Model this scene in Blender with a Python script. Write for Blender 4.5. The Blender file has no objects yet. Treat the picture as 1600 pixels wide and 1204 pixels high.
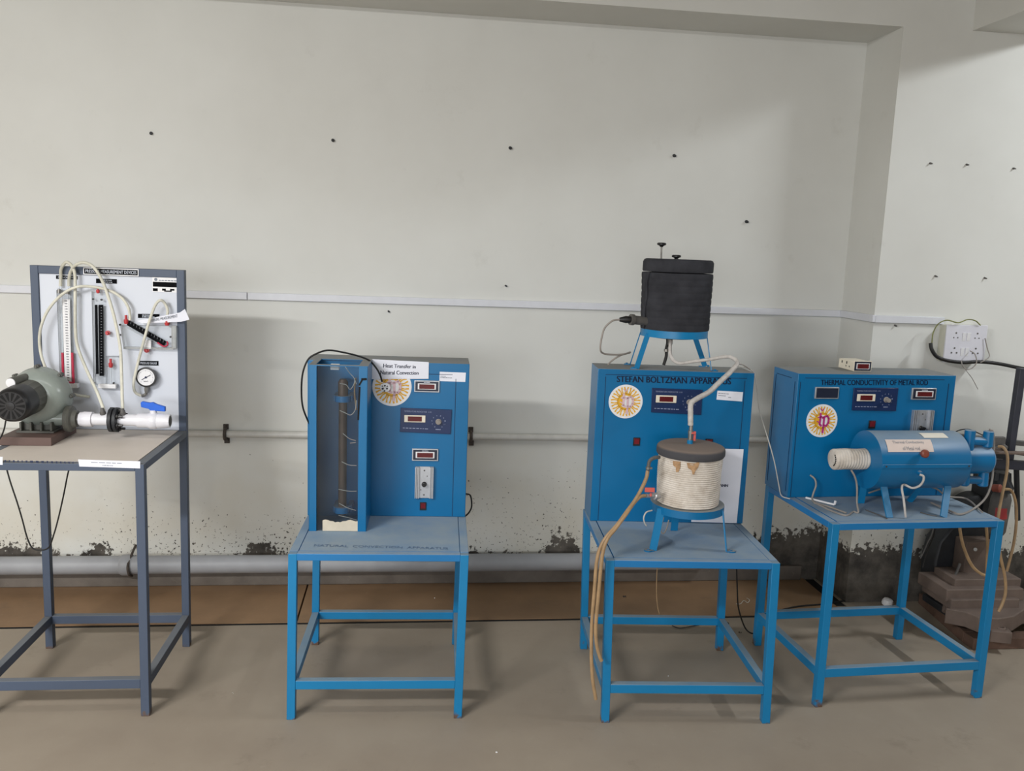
import bpy, math, random
from math import sin, cos, pi
from mathutils import Vector, Matrix

C = bpy.context.scene.collection
sc = bpy.context.scene
random.seed(7)

# ---------------------------------------------------------------- camera
CAM_F, CAM_PITCH, CAM_ROLL, CAM_YAW, CAM_H = 1343.6685, -0.1548, 0.0371, 0.1227, 1.65
Fw = Vector((sin(CAM_YAW)*cos(CAM_PITCH), cos(CAM_YAW)*cos(CAM_PITCH), sin(CAM_PITCH)))
_R = Vector((cos(CAM_YAW), -sin(CAM_YAW), 0)); _U = _R.cross(Fw)
Rt = _R*cos(CAM_ROLL)+_U*sin(CAM_ROLL); Up = -_R*sin(CAM_ROLL)+_U*cos(CAM_ROLL)
cam_data = bpy.data.cameras.new('camera'); cam = bpy.data.objects.new('camera', cam_data); C.objects.link(cam)
cam_data.sensor_width = 36; cam_data.lens = 36*CAM_F/1600; cam_data.clip_start = .05
m = Matrix.Identity(4)
for i in range(3):
    m[i][0] = Rt[i]; m[i][1] = Up[i]; m[i][2] = -Fw[i]
m[2][3] = CAM_H
cam.matrix_world = m
sc.camera = cam

# ---------------------------------------------------------------- world, lights, exposure
w = bpy.data.worlds.new('world'); sc.world = w; w.use_nodes = True
w.node_tree.nodes['Background'].inputs[0].default_value = (.8, .9, 1, 1)
w.node_tree.nodes['Background'].inputs[1].default_value = .4
sc.view_settings.view_transform = 'Standard'; sc.view_settings.look = 'None'
sc.view_settings.exposure = 0.06; sc.view_settings.gamma = 1; sc.view_settings.use_curve_mapping = False

def area(name, loc, rot, sx, sy, power, col=(1, 1, 1)):
    l = bpy.data.lights.new(name, 'AREA'); l.shape = 'RECTANGLE'; l.size = sx; l.size_y = sy
    l.energy = power; l.color = col
    o = bpy.data.objects.new(name, l); o.location = loc; o.rotation_euler = rot; C.objects.link(o); return o
area('tube_lamp_row_behind_camera', (-2.7, -.35, 2.9), (.18, 0, -.25), 1.6, .12, 215, (1, .99, .97))
area('tube_lamp_row_overhead', (-.5, 1.7, 2.92), (-.1, 0, 0), 2.4, .12, 15, (1, .99, .96))
area('soft_fill_behind_camera', (-2., -4.8, 1.6), (1.22, 0, 0), 4.5, 1.6, 230, (.93, .96, 1))  # added cool fill to brighten lower wall and floor; no window known there
area('tube_lamp_row_right', (4.1, 2.4, 3.08), (.22, .4, 0), .1, .8, 45, (.93, .97, 1))

# ---------------------------------------------------------------- measured frames
def ray(px, py): return Fw + Rt*((px-800)/CAM_F) - Up*((py-602)/CAM_F)
CP = Vector((0, 0, CAM_H))
class Frame:
    """A local frame standing on the floor: x along the front edge, y into the room's depth."""
    def __init__(s, x, y, r):
        s.o = Vector((x, y, 0)); s.r = r
        s.u = Vector((cos(r), sin(r), 0)); s.n = Vector((-sin(r), cos(r), 0))
    def P(s, px, py, b):
        d = ray(px, py); X = CP + d*((b-(CP-s.o).dot(s.n))/d.dot(s.n)) - s.o
        return (X.dot(s.u), b, X.z)
    def T(s, px, py, z):
        d = ray(px, py); X = CP + d*((z-CAM_H)/d.z) - s.o
        return (X.dot(s.u), X.dot(s.n), z)
    def path(s, pts): return [s.P(*q) for q in pts]
    def world(s, l): return s.o + s.u*l[0] + s.n*l[1] + Vector((0, 0, l[2]))
WF = Frame(0, 0, 0)
WALL_Y, COL_Y, COL_X, CRACK_Y = 4.1138, 3.8026, 2.165, 3.6576
T1 = Frame(-1.4339, 2.9187, -.0123); T1w, T1d, T1h, T1l = .5611, .5608, .9044, .0071
T2 = Frame(-.3988, 2.8623, -.0378); T2w, T2d, T2h, T2l = .6134, .6065, .6086, .0126
T3 = Frame(.7092, 2.7832, -.0647); T3w, T3d, T3h, T3l = .614, .6017, .607, -.0236
T4 = Frame(1.5415, 2.8441, .0491); T4w, T4d, T4h, T4l = .7017, .5395, .7162, 0.

# ---------------------------------------------------------------- mesh helpers
def smooth_path(pts, n=6):
    P = [Vector(p) for p in pts]
    if len(P) < 3: return P
    P = [P[0]*2-P[1]] + P + [P[-1]*2-P[-2]]; out = []
    for i in range(1, len(P)-2):
        a, b, c, d = P[i-1:i+3]
        for k in range(n):
            t = k/n
            out.append(.5*((2*b)+(c-a)*t+(2*a-5*b+4*c-d)*t*t+(3*b-a-3*c+d)*t**3))
    out.append(P[-2]); return out

class MB:
    def __init__(s): s.v = []; s.f = []
    def add(s, vs, fs):
        k = len(s.v); s.v += [tuple(v) for v in vs]; s.f += [tuple(i+k for i in f) for f in fs]; return s
    def box(s, x0, x1, y0, y1, z0, z1, fn=None):
        vs = [(x, y, z) for x in (x0, x1) for y in (y0, y1) for z in (z0, z1)]
        if fn: vs = [fn(v) for v in vs]
        return s.add(vs, [(0, 1, 3, 2), (4, 6, 7, 5), (0, 4, 5, 1), (2, 3, 7, 6), (0, 2, 6, 4), (1, 5, 7, 3)])
    def bar(s, a, b, wd, th, side=(1, 0, 0)):
        """a flat bar from a to b; wd measured along side"""
        a = Vector(a); b = Vector(b); d = (b-a).normalized(); u = Vector(side); u = (u-d*u.dot(d)).normalized(); n = d.cross(u)
        vs = [p+u*i*wd/2+n*j*th/2 for p in (a, b) for i in (-1, 1) for j in (-1, 1)]
        return s.add(vs, [(0, 1, 3, 2), (4, 6, 7, 5), (0, 4, 5, 1), (2, 3, 7, 6), (0, 2, 6, 4), (1, 5, 7, 3)])
    def tube(s, pts, r, seg=10, n=6, cap=True, wob=None):
        P = smooth_path(pts, n); N = len(P); prev = None; rings = []
        for i, p in enumerate(P):
            t = (P[min(i+1, N-1)]-P[max(i-1, 0)])
            if t.length < 1e-9: t = Vector((0, 0, 1))
            t.normalize()
            if prev is None:
                a = Vector((0, 0, 1)) if abs(t.z) < .9 else Vector((1, 0, 0)); u = t.cross(a).normalized()
            else:
                u = (prev-t*prev.dot(t)).normalized()
            prev = u; q = t.cross(u); rr = (r(i/(N-1)) if callable(r) else r)*(wob(i) if wob else 1)
            rings.append([p+u*cos(2*pi*k/seg)*rr+q*sin(2*pi*k/seg)*rr for k in range(seg)])
        vs = [v for R in rings for v in R]
        fs = [(i*seg+k, i*seg+(k+1) % seg, (i+1)*seg+(k+1) % seg, (i+1)*seg+k) for i in range(N-1) for k in range(seg)]
        if cap: fs += [tuple(range(seg))[::-1], tuple((N-1)*seg+k for k in range(seg))]
        return s.add(vs, fs)
    def lathe(s, o, ax, prof, seg=40, sx=1., fn=None):
        """profile [(dist along axis, radius)] around axis ax from o"""
        o = Vector(o); ax = Vector(ax).normalized(); a = Vector((0, 0, 1)) if abs(ax.z) < .9 else Vector((0, 1, 0))
        u = a.cross(ax).normalized(); q = ax.cross(u); vs = []; N = len(prof)
        for (h, r) in prof:
            for k in range(seg):
                t = 2*pi*k/seg; rr = r*(fn(t, h) if fn else 1)
                vs.append(o+ax*h+u*cos(t)*rr+q*sin(t)*rr)
        fs = [(i*seg+k, i*seg+(k+1) % seg, (i+1)*seg+(k+1) % seg, (i+1)*seg+k) for i in range(N-1) for k in range(seg)]
        fs += [tuple(range(seg))[::-1], tuple((N-1)*seg+k for k in range(seg))]
        return s.add(vs, fs)
    def cyl(s, a, b, r, r2=None, seg=24):
        a = Vector(a); b = Vector(b)
        return s.lathe(a, b-a, [(0, r), ((b-a).length, r if r2 is None else r2)], seg)
    def prism(s, poly, fn, t0, t1):
        """2D polygon extruded from t0 to t1; fn(u,v,t) -> point"""
        n = len(poly)
        vs = [fn(u, v, t0) for u, v in poly]+[fn(u, v, t1) for u, v in poly]
        fs = [tuple(range(n)), tuple(range(2*n-1, n-1, -1))]+[(k, k+n, (k+1) % n+n, (k+1) % n) for k in range(n)]
        return s.add(vs, fs)

ORG = {}
def build(mb, name, mat, parent=None, fr=WF, org=(0, 0, 0), bevel=0, smooth=35, label=None):
    if parent is not None: fr, org = ORG[parent.name]
    me = bpy.data.meshes.new(name); o0 = Vector(org)
    me.from_pydata([tuple(Vector(v)-o0) for v in mb.v], [], mb.f); me.update()
    import bmesh
    bm = bmesh.new(); bm.from_mesh(me); bmesh.ops.recalc_face_normals(bm, faces=bm.faces); bm.to_mesh(me); bm.free()
    me.materials.append(mat)
    me.polygons.foreach_set('use_smooth', [True]*len(me.polygons))
    me.set_sharp_from_angle(angle=math.radians(smooth))
    o = bpy.data.objects.new(name, me); C.objects.link(o)
    if parent is None:
        o.location = fr.world(org); o.rotation_euler = (0, 0, fr.r)
    else: o.parent = parent
    ORG[o.name] = (fr, tuple(org))
    if bevel:
        b = o.modifiers.new('bevel', 'BEVEL'); b.width = bevel; b.segments = 2; b.limit_method = 'ANGLE'; b.angle_limit = .7
    if label: o['label'] = label
    return o
def thing(name, label, cat, fr, org, group=None):
    o = bpy.data.objects.new(name, None); C.objects.link(o); o.empty_display_size = .05
    o.location = fr.world(org); o.rotation_euler = (0, 0, fr.r)
    ORG[o.name] = (fr, tuple(org)); o['label'] = label; o['category'] = cat; o['kind'] = 'thing'
    if group: o['group'] = group
    return o
def single(mb, name, mat, label, cat, fr=WF, org=None, group=None, bevel=0, smooth=35):
    if org is None:
        n = len(mb.v); org = (sum(v[0] for v in mb.v)/n, sum(v[1] for v in mb.v)/n, min(v[2] for v in mb.v))
    o = build(mb, name, mat, None, fr, org, bevel, smooth); o['label'] = label; o['category'] = cat; o['kind'] = 'thing'
    group = group or GROUPS.get(name)
    if group: o['group'] = group
    return o
GROUPS = {'wall_plug': 'wall plugs', 'clear_hose': 'clear hoses on the gauge board', 'rubber_hose': 'tan hoses at the saw', 'cable_casing': 'cable casing strips',
          'pipe_clamp': 'conduit clamps', 'drain_hose': 'drain hoses of the pot', 'hanging_cable': 'hanging cable ends', 'debris': 'floor debris'}
def structure(mb, name, mat, bevel=0):
    o = build(mb, name, mat, bevel=bevel); o['kind'] = 'structure'; return o

def text_geo(body, bold=0.):
    cu = bpy.data.curves.new('t', 'FONT'); cu.body = body; cu.align_x = 'CENTER'; cu.offset = bold; cu.resolution_u = 3
    o = bpy.data.objects.new('t', cu); C.objects.link(o)
    dg = bpy.context.evaluated_depsgraph_get(); me = bpy.data.meshes.new_from_object(o.evaluated_get(dg))
    vs = [tuple(v.co) for v in me.vertices]; fs = [tuple(p.vertices) for p in me.polygons]
    bpy.data.objects.remove(o); bpy.data.curves.remove(cu); bpy.data.meshes.remove(me)
    x0 = min(v[0] for v in vs); x1 = max(v[0] for v in vs); y0 = min(v[1] for v in vs); y1 = max(v[1] for v in vs)
    return [((v[0]-x0)/(x1-x0), (v[1]-y0)/(y1-y0)) for v in vs], fs
def put_text(mb, body, fn, bold=0.):
    vs, fs = text_geo(body); k = bold*3/max(4, len(body)) if bold else 0
    for du in ((-k, 0, k) if k else (0,)): mb.add([fn(u+du, v) for u, v in vs], fs)
    return mb
def dashes(mb, fn, u0, u1, v0, v1, seed=1, word=.16):
    """print too small to read: a row of short dark strokes"""
    r = random.Random(seed); u = u0
    while u < u1:
        w_ = min(u1-u, (u1-u0)*word*(.5+r.random()))
        mb.add([fn(u, v0), fn(u+w_, v0), fn(u+w_, v1), fn(u, v1)], [(0, 1, 2, 3)]); u += w_+(u1-u0)*.04
    return mb
def quad_fn(fr, tl, tr, bl, br, b):
    """maps unit square onto the quad given by four measured corners on plane y=b"""
    A, B, D, E = [Vector(fr.P(q[0], q[1], b)) for q in (tl, tr, bl, br)]
    return lambda u, v: (A*(1-u)+B*u)*v+(D*(1-u)+E*u)*(1-v)
def slab(mb, fr, tl, tr, bl, br, b0, b1):
    """a flat plate whose front face (plane y=b0) has those measured corners, back at y=b1"""
    q = [fr.P(a[0], a[1], b0) for a in (tl, tr, br, bl)]
    return mb.add([p for p in q]+[(p[0], b1, p[2]) for p in q], [(0, 1, 2, 3), (7, 6, 5, 4), (0, 4, 5, 1), (1, 5, 6, 2), (2, 6, 7, 3), (3, 7, 4, 0)])
def rslab(mb, fr, x0, y0, x1, y1, b0, b1):
    """axis-aligned plate from two measured corners on plane y=b0"""
    a = fr.P(x0, y0, b0); c = fr.P(x1, y1, b0)
    return mb.box(min(a[0], c[0]), max(a[0], c[0]), min(b0, b1), max(b0, b1), min(a[2], c[2]), max(a[2], c[2]))

# ---------------------------------------------------------------- materials
def lin(c): return tuple((x/255/12.92 if x/255 <= .04045 else ((x/255+.055)/1.055)**2.4) for x in c)+(1,)
class NT:
    def __init__(s, name):
        s.m = bpy.data.materials.new(name); s.m.use_nodes = True; s.t = s.m.node_tree; s.b = s.t.nodes['Principled BSDF']
    def n(s, typ, **k):
        o = s.t.nodes.new(typ)
        for a, v in k.items(): setattr(o, a, v)
        return o
    def l(s, a, b): s.t.links.new(a, b)
    def noise(s, scale, detail=4, rough=.55, vec=None):
        o = s.n('ShaderNodeTexNoise'); o.inputs['Scale'].default_value = scale; o.inputs['Detail'].default_value = detail; o.inputs['Roughness'].default_value = rough
        if vec is not None: s.l(vec, o.inputs['Vector'])
        return o.outputs['Fac']
    def rng(s, v, a, b, c=0., d=1.):
        o = s.n('ShaderNodeMapRange'); s.l(v, o.inputs[0])
        for i, x in enumerate((a, b, c, d)): o.inputs[i+1].default_value = x
        return o.outputs[0]
    def math(s, op, a, b=None):
        o = s.n('ShaderNodeMath', operation=op)
        for i, x in enumerate((a, b)):
            if x is None: continue
            if isinstance(x, (int, float)): o.inputs[i].default_value = x
            else: s.l(x, o.inputs[i])
        return o.outputs[0]
    def mix(s, f, a, b):
        o = s.n('ShaderNodeMix', data_type='RGBA')
        for x, i in ((f, 0), (a, 6), (b, 7)):
            if isinstance(x, (int, float)): o.inputs[i].default_value = x
            elif isinstance(x, tuple): o.inputs[i].default_value = x
            else: s.l(x, o.inputs[i])
        return o.outputs[2]
    def bump(s, h, strength=.2, dist=.002):
        o = s.n('ShaderNodeBump'); o.inputs['Strength'].default_value = strength; o.inputs['Distance'].default_value = dist
        s.l(h, o.inputs['Height']); s.l(o.outputs[0], s.b.inputs['Normal'])
def mat(name, col, rough=.5, metal=0., var=.12, scale=25., bump=0., spec=.5):
    t = NT(name); c = lin(col); d = tuple(x*(1-var) for x in c[:3])+(1,); g = tuple(min(1, x*(1+var)) for x in c[:3])+(1,)
    geo = t.n('ShaderNodeTexCoord').outputs['Object']
    nz = t.noise(scale, vec=geo); t.l(t.mix(t.rng(nz, .35, .65), d, g), t.b.inputs['Base Color'])
    t.b.inputs['Roughness'].default_value = rough; t.b.inputs['Metallic'].default_value = metal
    t.b.inputs['Specular IOR Level'].default_value = spec
    if bump: t.bump(t.noise(scale*4, vec=geo), bump, .002)
    return t.m
def painted(name, col, dust, amount, rough=.4, rust=False):
    """painted sheet steel with settled dust on upward faces"""
    t = NT(name); geo = t.n('ShaderNodeNewGeometry'); sep = t.n('ShaderNodeSeparateXYZ'); t.l(geo.outputs['Normal'], sep.inputs[0])
    up = t.rng(sep.outputs[2], .35, .9); pos = geo.outputs['Position']
    nz = t.noise(9, 5, .6, pos); f = t.math('MULTIPLY', up, t.rng(nz, .3, .7, amount*.8, min(1, amount*1.15)))
    c = lin(col); var = t.mix(t.rng(t.noise(3, vec=pos), .3, .7), tuple(x*.93 for x in c[:3])+(1,), tuple(x*1.07 for x in c[:3])+(1,))
    base = t.mix(f, var, lin(dust))
    if rust:
        sp = t.n('ShaderNodeSeparateXYZ'); t.l(pos, sp.inputs[0])
        rz = t.math('ADD', sp.outputs[2], t.rng(t.noise(30, vec=pos), .3, .7, -.03, .03))
        base = t.mix(t.rng(rz, .012, -.005), base, lin((96, 74, 60)))
        sc_ = t.rng(t.noise(55, 6, .7, pos), .68, .72); base = t.mix(t.math('MULTIPLY', sc_, .5), base, lin((80, 78, 76)))
    t.l(base, t.b.inputs['Base Color']); r = t.math('ADD', t.math('MULTIPLY', f, .45), rough); t.l(r, t.b.inputs['Roughness'])
    return t.m
BLUE = painted('blue_paint', (12, 118, 170), (128, 142, 150), .8, .38, True)
BLUE_TOP = painted('dusty_blue_table_top', (20, 112, 172), (142, 156, 166), .86, .45)
BLUE_CAB = painted('blue_cabinet_paint', (3, 102, 153), (134, 134, 130), 1., .3)
BLUE_VES = painted('blue_vessel_paint', (13, 106, 158), (138, 150, 158), .72, .3)
SLATE = painted('slate_blue_paint', (68, 80, 100), (122, 124, 124), .6, .5, True)
CREAM_TOP = mat('cream_laminate', (205, 196, 186), .55, var=.04, scale=6)
BOARD = mat('white_grey_board', (203, 208, 218), .45, var=.02, scale=3)
BLACK = mat('black_plastic', (22, 22, 24), .4, var=.2)
PLATE = mat('matt_black_plate', (16, 17, 20), .9, var=.05, spec=.1)
BLACK_RUB = mat('black_rubber_cable', (20, 20, 20), .55, var=.2)
FOAM = mat('black_foam', (52, 53, 58), .95, var=.2, scale=14, bump=.6, spec=.2)
FOAM_D = mat('dusty_foam', (86, 80, 76), .95, var=.12, scale=10, bump=.5, spec=.2)
NAVY = mat('navy_panel', (20, 42, 84), .35, var=.05)
NAVY_D = mat('dark_navy_panel', (28, 36, 56), .35, var=.05)
ALU = mat('brushed_aluminium', (190, 192, 196), .4, .6, var=.05, scale=60)
STEEL = mat('dull_steel', (140, 138, 134), .45, .7, var=.2)
WHITE_P = mat('white_plastic', (226, 226, 228), .35, var=.03)
PVC = mat('white_pvc', (222, 222, 228), .3, var=.02)
IVORY = mat('ivory_bezel', (226, 218, 200), .4, var=.03)
REDGLASS = mat('dark_red_display', (92, 24, 28), .25, var=.1)
REDSW = mat('red_rocker', (120, 34, 40), .35, var=.1)
RED = mat('red_plastic', (184, 58, 62), .4, var=.1)
REDLIQ = mat('red_liquid', (186, 56, 80), .25, var=.05)
SALMON = mat('faded_red_lever', (205, 96, 88), .45, var=.08)
PAPER = mat('paper', (226, 228, 238), .75, var=.03, scale=8)
PAPER_P = mat('pinkish_paper', (214, 198, 190), .75, var=.04, scale=8)
INK = mat('ink', (34, 40, 70), .7, var=.05)
INKFADE = mat('faded_ink', (120, 128, 140), .7, var=.05)
LETTER = mat('dark_blue_lettering', (10, 30, 66), .5, var=.05)
LETTER_W = mat('white_lettering', (205, 212, 225), .5, var=.03)
LETTER_D = mat('dim_white_lettering', (140, 150, 178), .5, var=.03)
LETTER_F = mat('worn_lettering', (92, 116, 146), .6, var=.2, scale=90)
YELLOW = mat('yellow_ochre_print', (222, 168, 40), .5, var=.08)
OCHRE = mat('worn_yellow_print', (196, 160, 84), .5, var=.12)
PINK = mat('pale_pink_print', (214, 182, 190), .5, var=.08)
MAGENTA = mat('magenta_print', (178, 44, 122), .5, var=.1)
GREEN_G = mat('grey_green_enamel', (142, 150, 144), .25, var=.1, scale=8)
GREEN_D = mat('dark_grey_green_casting', (84, 84, 78), .5, var=.15)
BROWN = mat('brown_painted_wood', (92, 72, 66), .55, var=.08, scale=7)
BLUEH = mat('blue_valve_handle', (20, 96, 208), .35, var=.05)
GREYHOSE = mat('grey_hose', (146, 140, 134), .6, var=.12)
BRAID = mat('braided_hose', (186, 182, 178), .6, var=.15, scale=50, bump=.5)
TANHOSE = mat('tan_rubber_hose', (158, 130, 96), .5, var=.12)
WIREW = mat('white_wire', (205, 200, 190), .5, var=.08)
BROWNROD = mat('oxidised_brass_rod', (88, 68, 56), .5, .3, var=.15)
RUSTKNOB = mat('red_brown_knob', (128, 66, 52), .45, var=.1)
MACH_D = mat('dark_machine_casting', (38, 40, 44), .55, var=.2)
MACH_G = mat('dusty_grey_steel', (88, 86, 84), .6, var=.15)
VISE = mat('dusty_brown_casting', (102, 88, 80), .75, var=.15, scale=12)
WOOD = mat('grimy_timber', (94, 72, 60), .85, var=.2, scale=14, bump=.4)
DPOST = mat('charcoal_painted_steel', (52, 54, 64), .5, var=.1)
GREYPIPE = mat('grey_pvc_pipe', (150, 152, 156), .5, var=.1, scale=5)
CONDUIT = mat('off_white_conduit', (196, 194, 188), .45, var=.05)
CASING = mat('white_cable_casing', (212, 214, 220), .4, var=.02)
DIRTWHITE = mat('offwhite_switch_box', (214, 214, 222), .4, var=.02)
YGREEN = mat('yellow_green_wire', (118, 122, 70), .5, var=.3, scale=60)
RUST = mat('rusty_clamp', (66, 58, 52), .7, var=.3, scale=60)
DARKHOLE = mat('dark_hole', (14, 14, 15), .9, var=.05)

def rope_mat():
    t = NT('whitewashed_rope'); pos = t.n('ShaderNodeNewGeometry').outputs['Position']
    sp = t.n('ShaderNodeSeparateXYZ'); t.l(pos, sp.inputs[0])
    n1 = t.noise(16, 6, .65, pos); base = t.mix(t.rng(n1, .35, .7), lin((186, 176, 164)), lin((224, 218, 210)))
    t.l(base, t.b.inputs['Base Color']); t.b.inputs['Roughness'].default_value = .9
    t.bump(t.noise(160, vec=pos), .5, .001); return t.m
ROPE = rope_mat()
STAIN = mat('brown_glue_stain', (166, 132, 96), .7, var=.25, scale=70)

def clear_mat(name, tint, gloss, dust=.0, dcol=(170, 175, 175)):
    t = NT(name); nt = t.t; tr = t.n('ShaderNodeBsdfTransparent'); tr.inputs[0].default_value = tint
    gl = t.n('ShaderNodeBsdfGlossy'); gl.inputs['Roughness'].default_value = .08
    fr = t.n('ShaderNodeFresnel'); fr.inputs[0].default_value = gloss
    mx = t.n('ShaderNodeMixShader'); t.l(fr.outputs[0], mx.inputs[0]); t.l(tr.outputs[0], mx.inputs[1]); t.l(gl.outputs[0], mx.inputs[2])
    df = t.n('ShaderNodeBsdfDiffuse'); df.inputs[0].default_value = lin(dcol); m2 = t.n('ShaderNodeMixShader')
    nz = t.noise(8, 5, .6, t.n('ShaderNodeTexCoord').outputs['Object'])
    t.l(t.rng(nz, .3, .75, dust*.5, dust*1.4), m2.inputs[0]); t.l(mx.outputs[0], m2.inputs[1]); t.l(df.outputs[0], m2.inputs[2])
    t.l(m2.outputs[0], nt.nodes['Material Output'].inputs[0]); return t.m
GLASS = clear_mat('dusty_acrylic_window', (.86, .89, .91, 1), 1.25, .035)
ACRYL = clear_mat('clear_acrylic', (.975, .98, .98, 1), 1.2, .05, (214, 218, 220))
CLEARHOSE = clear_mat('yellowed_clear_hose', (.9, .9, .84, 1), 1.3, .95, (218, 216, 202))

def wall_mat():
    t = NT('whitewashed_plaster'); pos = t.n('ShaderNodeNewGeometry').outputs['Position']
    sp = t.n('ShaderNodeSeparateXYZ'); t.l(pos, sp.inputs[0]); X, Z = sp.outputs[0], sp.outputs[2]
    big = t.noise(.9, 5, .6, pos); base = t.mix(t.rng(big, .3, .7), lin((206, 206, 201)), lin((217, 218, 214)))
    low = t.rng(Z, 1.0, .15); warm = t.math('MULTIPLY', low, t.rng(t.noise(2.2, 6, .6, pos), .3, .65))
    base = t.mix(t.math('MULTIPLY', warm, .55), base, lin((198, 188, 164)))
    smud = t.rng(t.noise(5, 6, .7, pos), .62, .8); base = t.mix(t.math('MULTIPLY', smud, .18), base, lin((150, 145, 132)))
    # flaked specks, denser towards the floor
    sp1 = t.noise(70, 3, .6, pos); dens = t.rng(Z, .78, .17, .765, .615)
    dens = t.math('ADD', dens, t.rng(t.noise(3.1, 3, .5, pos), .3, .7, .05, -.05))
    spk = t.rng(t.math('SUBTRACT', sp1, dens), 0., .025)
    spk = t.math('MULTIPLY', spk, t.rng(Z, .95, .8))
    # bare cement at the foot
    lim = t.math('ADD', t.rng(X, 1.5, 1.9, .12, .27), t.rng(t.noise(2.6, 2, .5, pos), .42, .66, -.01, .03))
    for x0, wd, am in ((-1.85, .35, .10), (-.70, .13, .10), (.80, .14, .11), (-1.45, .1, .07), (.34, .03, .07)):
        dx = t.math('ABSOLUTE', t.math('SUBTRACT', X, x0)); lim = t.math('ADD', lim, t.rng(dx, wd, wd*.3, 0, am))
    rag = t.rng(t.noise(34, 6, .7, pos), .25, .75, -.085, .085)
    cem = t.rng(t.math('SUBTRACT', t.math('ADD', lim, rag), Z), 0., .012)
    msk = t.math('MAXIMUM', spk, cem)
    cc = t.mix(t.rng(t.noise(7, 6, .65, pos), .35, .7), lin((60, 57, 54)), lin((112, 106, 98)))
    t.l(t.mix(msk, base, cc), t.b.inputs['Base Color']); t.b.inputs['Roughness'].default_value = .85
    t.b.inputs['Specular IOR Level'].default_value = .2
    h = t.math('SUBTRACT', t.math('MULTIPLY', t.noise(14, 6, .6, pos), .35), msk); t.bump(h, .35, .004); return t.m
def floor_mat(name, c1, c2, s=1.7):
    t = NT(name); pos = t.n('ShaderNodeNewGeometry').outputs['Position']
    a = t.noise(s, 7, .6, pos); base = t.mix(t.rng(a, .3, .7), lin(c1), lin(c2))
    b = t.rng(t.noise(26, 5, .7, pos), .62, .8); base = t.mix(t.math('MULTIPLY', b, .25), base, lin((178, 168, 152)))
    d = t.rng(t.noise(3.7, 8, .75, pos), .58, .72); base = t.mix(t.math('MULTIPLY', d, .3), base, lin((92, 82, 72)))
    t.l(base, t.b.inputs['Base Color']); t.b.inputs['Roughness'].default_value = .6; t.bump(t.noise(40, 5, .6, pos), .12, .002)
    return t.m
WALLM = wall_mat()
FLOORM = floor_mat('smooth_concrete', (140, 128, 114), (154, 143, 128))
SLABM = floor_mat('brown_stained_concrete', (126, 100, 74), (150, 120, 90), 2.6)
CEMENT = floor_mat('dark_cement_skirting', (86, 79, 72), (118, 110, 102), 5)
BEAMM = mat('ceiling_paint', (166, 160, 148), .85, var=.03, scale=1.5, spec=.2)

# ---------------------------------------------------------------- room shell
XL, XR, YB, ZC = -4.6, 5.2, -5., 3.25
BEAM_Z = 2.70
structure(MB().box(XL, COL_X, WALL_Y, WALL_Y+.15, -.1, ZC), 'wall_back', WALLM)
structure(MB().box(COL_X, XR, COL_Y, WALL_Y+.15, -.1, ZC), 'wall_column', WALLM)
structure(MB().box(XL-.15, XL, YB, WALL_Y+.15, -.1, ZC), 'wall_left', BEAMM)
structure(MB().box(XR, XR+.15, YB, WALL_Y+.15, -.1, ZC), 'wall_right', BEAMM)
structure(MB().box(XL, XR, YB-.15, YB, -.1, ZC), 'wall_front', BEAMM)
structure(MB().box(XL-.15, XR+.15, YB-.15, WALL_Y+.15, ZC, ZC+.12), 'ceiling', BEAMM)
structure(MB().box(XL, COL_X, COL_Y, WALL_Y, BEAM_Z, ZC), 'trim_1', WALLM)          # lintel beam
structure(MB().box(2.495, 2.9, YB, COL_Y, BEAM_Z+.005, ZC), 'trim_2', WALLM)            # cross beam running into the room
fl = MB().box(XL, XR, YB, CRACK_Y-.015, -.06, 0); fl.box(COL_X+.03, XR, CRACK_Y-.015, COL_Y, -.06, 0)
fl.box(XL, XR, CRACK_Y-.015, WALL_Y, -.08, -.06)
structure(fl, 'floor', FLOORM)
structure(MB().box(XL, 2.08, CRACK_Y-.015, CRACK_Y+.009, -.059, -.003).box(2.096, 2.150, CRACK_Y+.1, WALL_Y, -.058, -.005), 'trim_7', DARKHOLE)
xj = [XL, -2.6, -.466, 2.095]
for i in range(3):
    structure(MB().box(xj[i]+.004, xj[i+1]-(.004 if i < 2 else 0), CRACK_Y+.009, WALL_Y-.0, -.055, .001), 'trim_%d' % (3+i), SLABM)
structure(MB().box(XL, 2.07, WALL_Y-.022, WALL_Y, .001, .078), 'baseboard_back', CEMENT, .004)
structure(MB().box(2.151, COL_X, COL_Y, WALL_Y, -.055, -.001).box(2.0955, COL_X+.03, CRACK_Y-.015, CRACK_Y+.0995, -.055, -.0005).box(2.151, COL_X+.03, CRACK_Y+.0995, COL_Y, -.055, -.0008), 'trim_6', FLOORM)

# ---------------------------------------------------------------- things fixed to the walls
def wp(px, py, y=WALL_Y): return WF.P(px, py, y)
# white cable casing along the wall, round the column side, along the column face
zc = 1.401
single(MB().box(XL, -.742, WALL_Y-.016, WALL_Y, zc-.017, zc+.017), 'cable_casing', CASING, 'white cable casing strip on the wall behind the grey stand, left of its joint', 'cable casing', bevel=.002)
single(MB().box(-.739, COL_X, WALL_Y-.016, WALL_Y, zc-.017, zc+.016), 'cable_casing', CASING, 'long white cable casing strip behind the black insulated tank', 'cable casing', bevel=.002)
cs = MB().box(COL_X-.015, COL_X, COL_Y-.014, WALL_Y-.016, zc-.017, zc+.017)
single(cs, 'cable_casing', CASING, 'short white cable casing strip on the side of the pillar', 'cable casing', bevel=.002)
e = wp(1470, 500, COL_Y)
single(MB().box(COL_X, e[0]+.01, COL_Y-.015, COL_Y, zc-.018, zc+.016), 'cable_casing', CASING, 'white cable casing strip on the pillar front ending at the switchboard', 'cable casing', bevel=.002)
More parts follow.
